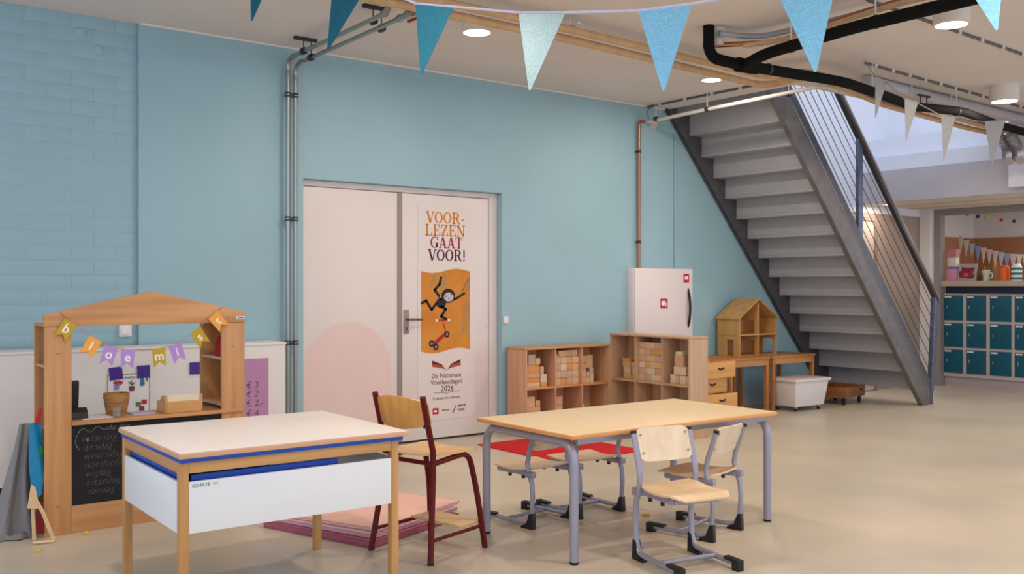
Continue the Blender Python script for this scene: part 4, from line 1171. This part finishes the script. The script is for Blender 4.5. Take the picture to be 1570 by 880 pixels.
# ------------------------------------------------------------------ desks, dolls house, trays
def desk(label, x0, x1, y0, y1, h):
    t = thing('wooden_desk', label, 'desk', ((x0 + x1) / 2, (y0 + y1) / 2, 0), 0, 'old wooden desks under the stairs')
    bx('desktop', M_DESK, t, x0, x1, y0, y1, h - 0.022, h, 0.003)
    for xa in (x0 + 0.012, x1 - 0.052):
        for ya in (y0 + 0.012, y1 - 0.052):
            bx('leg', wood('desk_leg_wood', (188, 126, 64), (164, 102, 46), 'z'), t, xa, xa + 0.04, ya, ya + 0.04, 0, h - 0.0225, 0.003)
    for ya in (y0 + 0.016, y1 - 0.036):
        bx('apron', M_DESK, t, x0 + 0.053, x1 - 0.053, ya, ya + 0.02, h - 0.095, h - 0.0225, 0.001)
    for xa in (x0 + 0.016, x1 - 0.036):
        bx('apron', M_DESK, t, xa, xa + 0.02, y0 + 0.053, y1 - 0.053, h - 0.095, h - 0.0225, 0.001)


desk('worn wooden desk carrying the dolls house', 8.26, 8.95, 6.75, 7.27, 0.62)
desk('worn wooden desk nearest the stairs behind the white tub', 9.00, 9.80, 6.75, 7.27, 0.62)
t = thing('dolls_house', 'open fronted plywood dolls house with pitched roof', 'dolls house', (8.93, 7.08, 0.62))
M_DH = wood('dolls_house_ply', (206, 160, 98), (190, 142, 80), 'z')
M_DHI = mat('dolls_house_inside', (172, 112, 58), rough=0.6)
X0, X1, Y0, Y1, ZB, ZE, ZA = 8.64, 9.30, 6.93, 7.25, 0.621, 1.045, 1.255
XM = (X0 + X1) / 2
# left wall with a window
lw = MB().box(X0, X0 + 0.012, Y0, Y0 + 0.09, ZB, ZE).box(X0, X0 + 0.012, Y1 - 0.13, Y1, ZB, ZE).box(X0, X0 + 0.012, Y0 + 0.09, Y1 - 0.13, ZB + 0.19, ZE)
lw.build('left_wall', M_DH, t)
bx('left_cornice', M_DH, t, X0 - 0.006, X0 - 0.0002, Y0, Y1, ZB + 0.235, ZB + 0.25)
MB().box(X1 - 0.012, X1, Y0, Y0 + 0.05, ZB, ZE).box(X1 - 0.012, X1, Y0 + 0.18, Y1, ZB, ZE).box(X1 - 0.012, X1, Y0 + 0.05, Y0 + 0.18, ZB + 0.185, ZE).build('right_wall', M_DH, t)
bx('floor_board', M_DHI, t, X0 + 0.0125, X1 - 0.0125, Y0, Y1, ZB, ZB + 0.012)
bx('upper_floor', M_DH, t, X0 + 0.0125, X1 - 0.0125, Y0, Y1 - 0.012, ZB + 0.232, ZB + 0.246)
YA, YB_ = Y0 + 0.055, Y0 + 0.235
dv = MB()
for (ya, yb, za, zb) in ((Y0 + 0.002, YA, 0.0125, 0.231), (YB_, Y1 - 0.013, 0.0125, 0.231), (YA, YB_, 0.175, 0.231), (Y0 + 0.002, YA, 0.247, 0.60), (YB_, Y1 - 0.013, 0.247, 0.60), (YA, YB_, 0.40, 0.60)):
    dv.box(XM - 0.006, XM + 0.006, ya, yb, ZB + za, ZB + zb)
dv.build('room_divider', M_DH, t)
bk = MB().box(X0 + 0.0125, X1 - 0.0125, Y1 - 0.0115, Y1, ZB + 0.0125, ZE).prism([(X0 + 0.0125, ZE), (X1 - 0.0125, ZE), (XM, ZA - 0.02)], 'y', Y1 - 0.0115, Y1)
bk.build('back_wall', M_DHI, t)
sl = 0.014
for s in (-1, 1):
    xe = X0 - 0.02 if s < 0 else X1 + 0.02
    ze = ZE - 0.008
    MB().prism([(xe, ze), (XM, ZA), (XM, ZA + sl), (xe, ze + sl)][::s], 'y', Y0 - 0.012, Y1 + 0.01).build('roof_board', M_DH, t)


def tray(label, x, y, z, w_, d_, h_, rz):
    t = thing('stacking_crate', label, 'crate', (x, y, z), rz, 'stacked wooden crates beside the desk')
    k = 0.011
    a, b = -w_ / 2, w_ / 2
    fr_ = MB().box(a, b, -d_ / 2, -d_ / 2 + k, 0, h_).build('front', M_CRATE, t, bevel=0.002, world=False)
    MB().tube([(-0.045, -d_ / 2 - 0.001, h_ * 0.60), (0.0, -d_ / 2 - 0.0012, h_ * 0.52), (0.045, -d_ / 2 - 0.001, h_ * 0.60)], 0.010, 8).build('finger_hole', M_DARK, fr_, world=False)
    bx('back', M_CRATE, t, a, b, d_ / 2 - k, d_ / 2, 0, h_, 0.001, False)
    for xa in (a, b - k):
        bx('side', M_CRATE, t, xa, xa + k, -d_ / 2 + k + 0.0003, d_ / 2 - k - 0.0003, 0, h_, 0.001, False)
    bx('base', M_CRATE, t, a + k, b - k, -d_ / 2 + k, d_ / 2 - k, 0.002, 0.010, 0, False)


zz = 0.001
for lab, dx, dy, h_, rz in (('bottom wooden crate of the stack, pushed furthest right', 0.14, 0.0, 0.158, 0.0), ('third wooden crate from the top of the stack', 0.02, -0.01, 0.158, -0.03), ('recessed second wooden crate from the top of the stack', -0.07, 0.05, 0.158, 0.03), ('topmost pale wooden crate under the desk edge', -0.02, -0.02, 0.165, 0.02)):
    tray(lab, 7.70 + dx, 6.58 + dy, zz, 0.46, 0.32, h_, rz)
    zz += h_ + 0.0015

# white tub on castors
t = thing('storage_tub', 'white plastic storage tub with lid standing on castors', 'tub', (9.395, 6.705, 0), R(-3))


def tubbox(mb, w0, d0, z0, w1, d1_, z1):
    vs = [(sx * w_ / 2, sy * d_ / 2, z) for (w_, d_, z) in ((w0, d0, z0), (w1, d1_, z1)) for (sx, sy) in ((-1, -1), (1, -1), (1, 1), (-1, 1))]
    return mb.add(vs, [(3, 2, 1, 0), (4, 5, 6, 7)] + [(i, (i + 1) % 4, 4 + (i + 1) % 4, 4 + i) for i in range(4)])


tubbox(MB(), 0.50, 0.33, 0.055, 0.585, 0.40, 0.335).build('tub', M_BIN, t, bevel=0.014, world=False)
tubbox(MB(), 0.62, 0.435, 0.3352, 0.625, 0.44, 0.368).build('lid', M_BIN, t, bevel=0.008, world=False)
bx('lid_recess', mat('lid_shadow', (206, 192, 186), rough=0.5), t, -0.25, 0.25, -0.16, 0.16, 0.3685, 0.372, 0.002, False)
for sx in (-1, 1):
    for sy in (-1, 1):
        cs = MB().box(sx * 0.20 - 0.014, sx * 0.20 + 0.014, sy * 0.125 - 0.014, sy * 0.125 + 0.014, 0.036, 0.0545).build('castor', M_STEEL, t, world=False)
        MB().tube([(sx * 0.20 - 0.009, sy * 0.125, 0.020), (sx * 0.20 + 0.009, sy * 0.125, 0.020)], 0.020, 12).build('wheel', M_CLAMP, cs, smooth=True, world=False)
# rolling crate
t = thing('rolling_crate', 'brown wooden crate on castors under the lowest stairs', 'crate', (10.33, 6.78, 0), R(8))
M_BROWN = wood('brown_crate_wood', (158, 100, 52), (132, 80, 40), 'x')
for ya in (-0.20, 0.188):
    bd = bx('side_board', M_BROWN, t, -0.26, 0.26, ya, ya + 0.012, 0.085, 0.215, 0.002, False)
for xa in (-0.26, 0.248):
    bx('end_board', M_BROWN, t, xa, xa + 0.012, -0.1875, 0.1875, 0.085, 0.215, 0.002, False)
bx('base_board', M_BROWN, t, -0.247, 0.247, -0.187, 0.187, 0.085, 0.097, 0, False)
bx('finger_hole', M_DARK, t, 0.12, 0.19, -0.2012, -0.1995, 0.155, 0.18, 0, False)
for sx in (-1, 1):
    for sy in (-1, 1):
        cs = MB().box(sx * 0.21 - 0.016, sx * 0.21 + 0.016, sy * 0.15 - 0.016, sy * 0.15 + 0.016, 0.055, 0.0848).build('castor', M_CLAMP, t, world=False)
        MB().tube([(sx * 0.21, sy * 0.15 - 0.012, 0.032), (sx * 0.21, sy * 0.15 + 0.012, 0.032)], 0.032, 12).build('wheel', M_BLACK, cs, smooth=True, world=False)


# ------------------------------------------------------------------ staircase
t = thing('staircase', 'grey steel staircase seen from below with cable balustrade', 'stairs', (9.5, 6.6, 0))
NX, NZ, RUN, RISE = 10.81, 0.182, 0.2027, 0.223
tread_me = riser_me = None
for k in range(16):
    x, z = NX - RUN * k, NZ + RISE * k
    if k == 0:
        tr_ = MB().box(0, RUN + 0.03, 0, 1.195, 0, 0.034).build('tread', M_TREAD, t, bevel=0.003, world=False)
        ri_ = MB().box(0.004, 0.018, 0, 1.195, 0.0345, RISE).build('riser', M_TREAD, t, world=False)
        tread_me, riser_me = tr_.data, ri_.data
    else:
        tr_ = bpy.data.objects.new('tread', tread_me)
        ri_ = bpy.data.objects.new('riser', riser_me)
        for o in (tr_, ri_):
            C.objects.link(o)
            o.parent = t
    for o in (tr_, ri_):
        o.location = Vector((x, 6.065, z)) - t.location


def low(x):
    return 2.13 - 1.16 * (x - 9.003)


XT = 7.72
MB().prism([(10.839, 0.0), (10.945, 0.0), (10.95, low(10.95) + 0.334), (XT, low(XT) + 0.334), (XT, low(XT))], 'y', 6.0, 6.06).build('outer_stringer', M_STRING, t, bevel=0.004)
MB().prism([(10.9455, 0.0), (11.09, 0.0), (11.09, low(11.09) + 0.52), (XT, low(XT) + 0.52), (XT, low(XT) + 0.335), (10.9505, low(10.9505) + 0.335)], 'y', 6.012, 6.06).build('stringer_cap', M_STRINGD, t, bevel=0.003)
MB().tube([(10.947, 5.998, 0.002), (10.95, 5.998, low(10.95) + 0.334), (XT, 5.998, low(XT) + 0.334)], 0.004, 5).build('stringer_bead', M_STEEL, t)


def wlow(x):
    return 3.323 - 1.126 * (x - 7.83)


MB().prism([(10.781, 0.0), (11.0, 0.0), (11.0, wlow(11.0) + 0.5), (7.70, wlow(7.70) + 0.5), (7.70, wlow(7.70))], 'y', 7.262, 7.306).build('wall_stringer', M_STRINGD, t, bevel=0.003)
MB().tube([(10.78, 7.258, 0.0), (7.72, 7.258, wlow(7.72) - 0.006)], 0.007, 5).build('stringer_edge', M_DARK, t)


def rail(x):
    return 3.50 - 1.097 * (x - 9.10)


d = Vector((1, 0, -1.097)).normalized()
rp = MB().prism([(8.0, rail(8.0)), (11.215, rail(11.215)), (11.215, rail(11.215) + 0.075), (8.0, rail(8.0) + 0.075)], 'y', 6.0, 6.055)
rp.build('handrail', M_RAIL, t, bevel=0.006)
MB().prism([(8.0, rail(8.0) + 0.076), (11.215, rail(11.215) + 0.076), (11.23, rail(11.23) + 0.115), (8.0, rail(8.0) + 0.13)], 'y', 6.004, 6.052).build('handrail_cap', mat('handrail_cap_steel', (150, 138, 132), rough=0.4, metal=0.3), t, bevel=0.004)
MB().prism([(9.53, low(9.53) + 0.52), (9.61, low(9.61) + 0.52), (9.61, rail(9.61)), (9.53, rail(9.53))], 'y', 6.015, 6.055).build('baluster_post', M_POST, t, bevel=0.003)
MB().prism([(11.03, 0.16), (11.09, 0.16), (11.205, rail(11.205)), (11.125, rail(11.125))], 'y', 6.001, 6.011 + 0.045).build('baluster_post', M_POST, t, bevel=0.003)
MB().prism([(8.05, low(8.05) + 0.52), (8.13, low(8.13) + 0.52), (8.13, rail(8.13)), (8.05, rail(8.05))], 'y', 6.015, 6.055).build('baluster_post', M_POST, t, bevel=0.003)
for i in range(6):
    k = (i + 0.75) / 6.4
    MB().tube([(8.0, 6.035, (low(8.0) + 0.52) * (1 - k) + rail(8.0) * k), (11.08 + 0.1 * k, 6.035, (low(11.08) + 0.52) * (1 - k) + rail(11.08) * k - 0.1 * k)], 0.0045, 5).build('cable', M_CABLE, t)

# ------------------------------------------------------------------ lockers
t = thing('locker_bank', 'bank of petrol blue lockers in a pale frame below the ledge', 'lockers', (13.55, 6.2, 0))
bx('plinth', mat('plinth_grey', (176, 166, 166), rough=0.6), t, 13.33, 13.75, 4.3, 7.05, 0.0, 0.14)
bx('carcass', M_LOCKF, t, 13.305, 13.75, 4.3, 7.053, 0.1405, 1.304)
cols = [(7.043, 6.773), (6.726, 6.449), (6.396, 6.112), (6.065, 5.785), (5.735, 5.455)]
rows = [(0.931, 1.283), (0.557, 0.895), (0.192, 0.521)]
for (ya, yb) in cols:
    for (za, zb) in rows:
        dr = bx('door', M_LOCKD, t, 13.292, 13.3045, yb, ya, za, zb, 0.003)
        bx('name_tag', M_PAPER, dr, 13.2895, 13.2918, ya - 0.105, ya - 0.012, zb - 0.034, zb - 0.014)
        MB().ball((13.286, ya - 0.045, za + (zb - za) * 0.52), (0.008, 0.011, 0.026), 8, 6).build('lock', M_STEEL, dr, smooth=True)

# ------------------------------------------------------------------ things on the ledge and in the classroom
ZL = 1.4855


def onledge(name, label, cat, parts):
    t = thing(name, label, cat, (13.40, parts[0][5], ZL), 0)
    return t


t = thing('doll_box', 'pink and white doll box at the left end of the ledge', 'toy box', (13.42, 6.97, ZL))
bx('lower', mat('box_pink', (216, 150, 186), rough=0.6), t, 13.36, 13.46, 6.90, 7.035, ZL, ZL + 0.17, 0.002)
bx('blue_band', mat('box_blue', (110, 112, 176), rough=0.6), t, 13.36, 13.46, 6.90, 7.035, ZL + 0.171, ZL + 0.20, 0.001)
bx('window', mat('box_cream', (222, 214, 196), rough=0.6), t, 13.36, 13.46, 6.905, 7.03, ZL + 0.201, ZL + 0.33, 0.002)
bx('lid', mat('box_rose', (196, 128, 136), rough=0.6), t, 13.36, 13.46, 6.90, 7.035, ZL + 0.331, ZL + 0.45, 0.002)
t = thing('collage_frame', 'leaning grey frame with a maroon paper collage on the ledge', 'picture', (13.42, 6.76, ZL))
mm = Matrix.Translation((13.38, 0, ZL)) @ Matrix.Rotation(R(10), 4, 'Y')
MB().box(0, 0.012, 6.63, 6.895, 0.002, 0.245, mm).build('frame', mat('frame_grey', (176, 166, 160), rough=0.6), t)
pp = [(6.865, 0.05), (6.70, 0.03), (6.655, 0.06), (6.68, 0.12), (6.66, 0.19), (6.76, 0.185), (6.85, 0.20), (6.84, 0.15), (6.885, 0.13)]
MB().prism(pp, 'x', -0.006, -0.0003, mm).build('collage', mat('maroon_paper', (142, 28, 72), rough=0.7), t)
MB().prism([(6.80, 0.06), (6.745, 0.06), (6.735, 0.11), (6.81, 0.11)], 'x', -0.010, -0.0065, mm).build('collage_flower', mat('collage_rose', (190, 100, 96), rough=0.7), t)
MB().prism([(6.70, 0.08), (6.675, 0.08), (6.68, 0.15), (6.70, 0.15)], 'x', -0.010, -0.0065, mm).build('collage_leaf', mat('collage_ochre', (146, 100, 40), rough=0.7), t)


def pot(name, label, cat, y, prof, m, x=13.41, extra=None):
    t = thing(name, label, cat, (x, y, ZL))
    MB().lathe(prof, (x, y, ZL), 16).build('body', m, t, smooth=True)
    return t


pot('dark_bottle', 'small dark bottle beside the collage frame on the ledge', 'bottle', 6.595, [(0.002, 0), (0.024, 0), (0.026, 0.06), (0.012, 0.09), (0.010, 0.11), (0.002, 0.11)], mat('bottle_plum', (44, 24, 34), rough=0.3))
pot('red_bottle', 'slim reddish brown bottle leaning area of the ledge', 'bottle', 6.555, [(0.002, 0), (0.026, 0), (0.026, 0.12), (0.016, 0.17), (0.014, 0.20), (0.002, 0.20)], mat('bottle_rust', (168, 84, 66), rough=0.4), 13.46)['label'] = 'slim rust red bottle next to the small dark bottle'
t = pot('green_mug', 'pale green mug with orange flower on the ledge', 'mug', 6.478, [(0.002, 0), (0.040, 0), (0.042, 0.06), (0.060, 0.15), (0.057, 0.15), (0.038, 0.06), (0.002, 0.05)], mat('mug_green', (196, 216, 186), rough=0.4), 13.36)
MB().tube([(13.36, 6.432, 0.03 + ZL), (13.36, 6.395, 0.05 + ZL), (13.36, 6.392, 0.10 + ZL), (13.36, 6.425, 0.115 + ZL)], 0.008, 8).build('handle', M_PAPER, t, smooth=True)
MB().ball((13.316, 6.49, ZL + 0.09), (0.004, 0.016, 0.02), 8, 6).build('flower', mat('mug_flower', (224, 136, 74), rough=0.5), t)
t = thing('brown_bag', 'brown paper bag with wooden sticks on the ledge', 'paper bag', (13.43, 6.36, ZL))
bx('bag', mat('kraft_paper', (172, 128, 96), rough=0.8), t, 13.39, 13.46, 6.31, 6.405, ZL, ZL + 0.19, 0.004)
for y in (6.33, 6.365, 6.39):
    MB().tube([(13.42, y, ZL + 0.12), (13.42, y + 0.01, ZL + 0.25)], 0.006, 6).build('stick', mat('stick_gold', (206, 160, 84), rough=0.7), t)
M_ORJ = mat('jar_orange', (232, 98, 16), rough=0.4)
t = pot('orange_jar', 'bright orange paper jar on the ledge', 'jar', 6.235, [(0.002, 0), (0.062, 0), (0.064, 0.17), (0.052, 0.195), (0.05, 0.21), (0.045, 0.21), (0.002, 0.19)], M_ORJ, 13.37)
MB().lathe([(0.0645, 0.172), (0.067, 0.175), (0.0645, 0.18)], (13.37, 6.235, ZL), 16).build('rim', mat('jar_rim', (196, 70, 10), rough=0.5), t)
M_TEALS = mat('stripe_teal', (44, 110, 112), rough=0.5)
t = pot('striped_jar', 'white jar with teal stripes on the ledge at right', 'jar', 6.075, [(0.002, 0), (0.066, 0), (0.068, 0.19), (0.058, 0.20), (0.05, 0.23), (0.002, 0.23)], M_PAPER, 13.37)
for z in (0.03, 0.095, 0.16):
    MB().lathe([(0.0665, z - 0.016), (0.069, z - 0.016), (0.069, z + 0.016), (0.0665, z + 0.016)], (13.37, 6.075, ZL), 16).build('stripe', M_TEALS, t)
t = pot('purple_jar', 'jar with a purple bow at the right picture edge', 'jar', 5.90, [(0.002, 0), (0.05, 0), (0.052, 0.12), (0.04, 0.15), (0.002, 0.15)], mat('jar_brown', (176, 120, 84), rough=0.5), 13.40)
MB().ball((13.36, 5.93, ZL + 0.172), (0.02, 0.05, 0.022), 10, 6).build('bow', mat('bow_purple', (84, 30, 110), rough=0.6), t)
# small paper bunting
t = thing('paper_bunting', 'string of small coloured-in paper pennants before the cork wall', 'bunting', (14.8, 7.1, 2.0))
cordp = [(7.604, 2.195), (7.35, 2.055), (7.10, 1.965), (6.85, 1.905), (6.60, 1.885), (6.35, 1.90), (6.0, 1.95)]
MB().tube([(14.8, y, z) for (y, z) in cordp], 0.004, 5).build('cord', M_CLAMP, t)
PC = [mat('pennant_cream', (226, 214, 196), rough=0.8), mat('pennant_sky', (178, 206, 220), rough=0.8), mat('pennant_blue', (150, 164, 212), rough=0.8), mat('pennant_blush', (224, 200, 196), rough=0.8)]


def onc(s):
    s *= len(cordp) - 1
    i = min(int(s), len(cordp) - 2)
    k = s - i
    return cordp[i][0] * (1 - k) + cordp[i + 1][0] * k, cordp[i][1] * (1 - k) + cordp[i + 1][1] * k


for i in range(17):
    y, z = onc((i + 0.4) / 17)
    MB().prism([(y + 0.047, z), (y - 0.047, z - 0.004), (y + 0.005, z - 0.27 + 0.02 * (i % 3))], 'x', 14.79, 14.796).build('pennant', PC[[0, 0, 1, 2, 3, 3, 3, 1, 2, 3, 0, 3, 1, 2, 0, 3, 1][i]], t)
# pompom garland
t = thing('pompom_garland', 'thin garland of coloured pompoms in the classroom opening', 'garland', (13.6, 6.5, 2.35))
pc = [(6.98, 2.46), (6.864, 2.437), (6.714, 2.396), (6.595, 2.38), (6.383, 2.331), (6.211, 2.304), (6.03, 2.29), (5.8, 2.29)]
MB().tube([(13.6, y, z) for (y, z) in pc], 0.0015, 4).build('thread', M_PAPER, t)
for (y, z), c in zip(pc[1:-1], ((66, 128, 84), (40, 36, 92), (214, 176, 60), (184, 44, 92), (20, 92, 82), (90, 120, 90))):
    MB().ball((13.6, y, z), (0.026, 0.026, 0.026), 10, 7).build('pompom', mat('pompom_%d_%d' % (c[0], c[1]), c, rough=0.9), t, smooth=True)
# unseen lamp added because the closed classroom would be dark
t = thing('classroom_fill_lamp', 'added unseen flat lamp lighting the classroom beyond the locker opening', 'ceiling light', (14.3, 5.3, 2.5))
bx('housing', M_LAMPW, t, 13.9, 14.7, 4.9, 5.7, 2.52, 2.559)
bx('diffuser', M_GLOW, t, 13.95, 14.65, 4.95, 5.65, 2.512, 2.5198)
L = bpy.data.lights.new('classroom_fill_light', 'AREA')
L.size = 0.7
L.energy = 26
L.color = (1, 0.92, 0.86)
lo = bpy.data.objects.new('classroom_fill_light', L)
C.objects.link(lo)
lo.parent = t
lo.location = (0, 0, 0.005)


# ------------------------------------------------------------------ pennant strings
def glitter(name, rgb, metal=0.5):
    m = bpy.data.materials.new(name)
    m.use_nodes = True
    nt = m.node_tree
    b = nt.nodes['Principled BSDF']
    b.inputs['Roughness'].default_value = 0.38
    b.inputs['Metallic'].default_value = metal
    tc = nt.nodes.new('ShaderNodeTexCoord')
    vo = nt.nodes.new('ShaderNodeTexVoronoi')
    vo.inputs['Scale'].default_value = 260
    nt.links.new(tc.outputs['Object'], vo.inputs['Vector'])
    mx = nt.nodes.new('ShaderNodeMix')
    mx.data_type = 'RGBA'
    c = lin(rgb)
    mx.inputs['A'].default_value = tuple(v * 0.86 for v in c[:3]) + (1,)
    mx.inputs['B'].default_value = tuple(min(1, v * 1.18 + 0.01) for v in c[:3]) + (1,)
    sp = nt.nodes.new('ShaderNodeSeparateColor')
    nt.links.new(vo.outputs['Color'], sp.inputs[0])
    nt.links.new(sp.outputs[0], mx.inputs['Factor'])
    nt.links.new(mx.outputs['Result'], b.inputs['Base Color'])
    bp = nt.nodes.new('ShaderNodeBump')
    bp.inputs['Strength'].default_value = 0.3
    bp.inputs['Distance'].default_value = 0.003
    nt.links.new(sp.outputs[1], bp.inputs['Height'])
    nt.links.new(bp.outputs['Normal'], b.inputs['Normal'])
    return m


G_SHADED = glitter('glitter_shaded', (8, 98, 126))  # shading on the far left pennants put into a darker base colour
G_HALF_SHADED = glitter('glitter_half_shaded', (56, 146, 174))  # partly shaded tone of the third pennant put into its base colour
G_GLINT = glitter('glitter_glint', (150, 182, 188), 0.25)  # silvery specular glint of the fourth pennant put into its base colour
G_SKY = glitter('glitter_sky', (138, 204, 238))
G_GREY = glitter('glitter_grey', (146, 146, 144), 0.3)


def pennant(tri, m, parent):
    a, b, c = [Vector(p) for p in tri]
    n = (b - a).cross(c - a).normalized() * 0.0012
    up_ = Vector((0, 0, 0.012))
    vs = [a + up_, b + up_, b, c + (b - a) * 0.02, c - (b - a) * 0.02, a]
    k = len(vs)
    o = MB().add([v_ + n for v_ in vs] + [v_ - n for v_ in vs], [tuple(range(k)), tuple(range(k, 2 * k))[::-1]] + [(i, (i + 1) % k, k + (i + 1) % k, k + i) for i in range(k)])
    return o.build('pennant', m, parent)


t = thing('glitter_bunting', 'string of large blue glitter pennants hanging from the ceiling', 'bunting', (3.0, 3.4, 2.7))
BP = [([(2.11, 5.014, 3.214), (2.193, 4.822, 3.144), (2.098, 4.96, 2.832)], G_SHADED), ([(2.364, 4.536, 2.988), (2.431, 4.281, 2.931), (2.305, 4.481, 2.616)], G_SHADED),
      ([(2.594, 4.103, 2.811), (2.652, 3.855, 2.749), (2.573, 4.017, 2.445)], G_HALF_SHADED), ([(2.863, 3.614, 2.703), (2.958, 3.387, 2.669), (2.867, 3.534, 2.327)], G_GLINT),
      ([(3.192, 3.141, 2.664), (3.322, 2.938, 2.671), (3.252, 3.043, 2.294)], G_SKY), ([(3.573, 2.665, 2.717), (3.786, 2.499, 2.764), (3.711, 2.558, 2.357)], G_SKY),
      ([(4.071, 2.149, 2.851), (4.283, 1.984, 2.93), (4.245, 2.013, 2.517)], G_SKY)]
cp = [(1.99, 5.17, ZC - 0.014)] + [p for (tri, m_) in BP for p in tri[:2]] + [(4.9, 1.25, ZC - 0.014)]
MB().tube([Vector(p) + Vector((0, 0, 0.006)) for p in cp], 0.0065, 6).build('ribbon', mat('ribbon_lilac', (206, 206, 232), rough=0.6), t, smooth=True)
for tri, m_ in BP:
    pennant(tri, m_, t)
t = thing('grey_bunting', 'string of small silver grey pennants hanging by the stairwell', 'bunting', (7.4, 4.1, 2.9))
GP = [[(7.203, 4.397, 3.111), (7.275, 4.341, 3.068), (7.203, 4.397, 2.781)], [(7.112, 4.088, 2.872), (7.193, 4.025, 2.841), (7.12, 4.082, 2.544)],
      [(7.338, 3.911, 2.744), (7.427, 3.842, 2.733), (7.354, 3.899, 2.395)], [(7.909, 3.846, 2.743), (8.039, 3.744, 2.754), (7.955, 3.81, 2.402)]]
cp = [(7.47, 4.66, ZC - 0.01)] + [p for tri in GP for p in tri[:2]] + [(8.602, 3.685, 2.85), (9.8, 3.45, ZC - 0.01)]
MB().tube([Vector(p) + Vector((0, 0, 0.004)) for p in cp], 0.004, 5).build('ribbon', mat('ribbon_grey', (150, 144, 144), rough=0.7), t)
for tri in GP:
    pennant(tri, G_GREY, t)


# ------------------------------------------------------------------ lettering becomes plain mesh
bpy.context.view_layer.update()
dg = bpy.context.evaluated_depsgraph_get()
for o in [o for o in bpy.data.objects if o.type == 'FONT']:
    me = bpy.data.meshes.new_from_object(o.evaluated_get(dg))
    n = bpy.data.objects.new('x', me)
    C.objects.link(n)
    n.parent = o.parent
    n.location = o.location
    n.rotation_euler = o.rotation_euler
    n.scale = o.scale
    nm = o.name.split('.')[0]
    bpy.data.objects.remove(o)
    n.name = nm
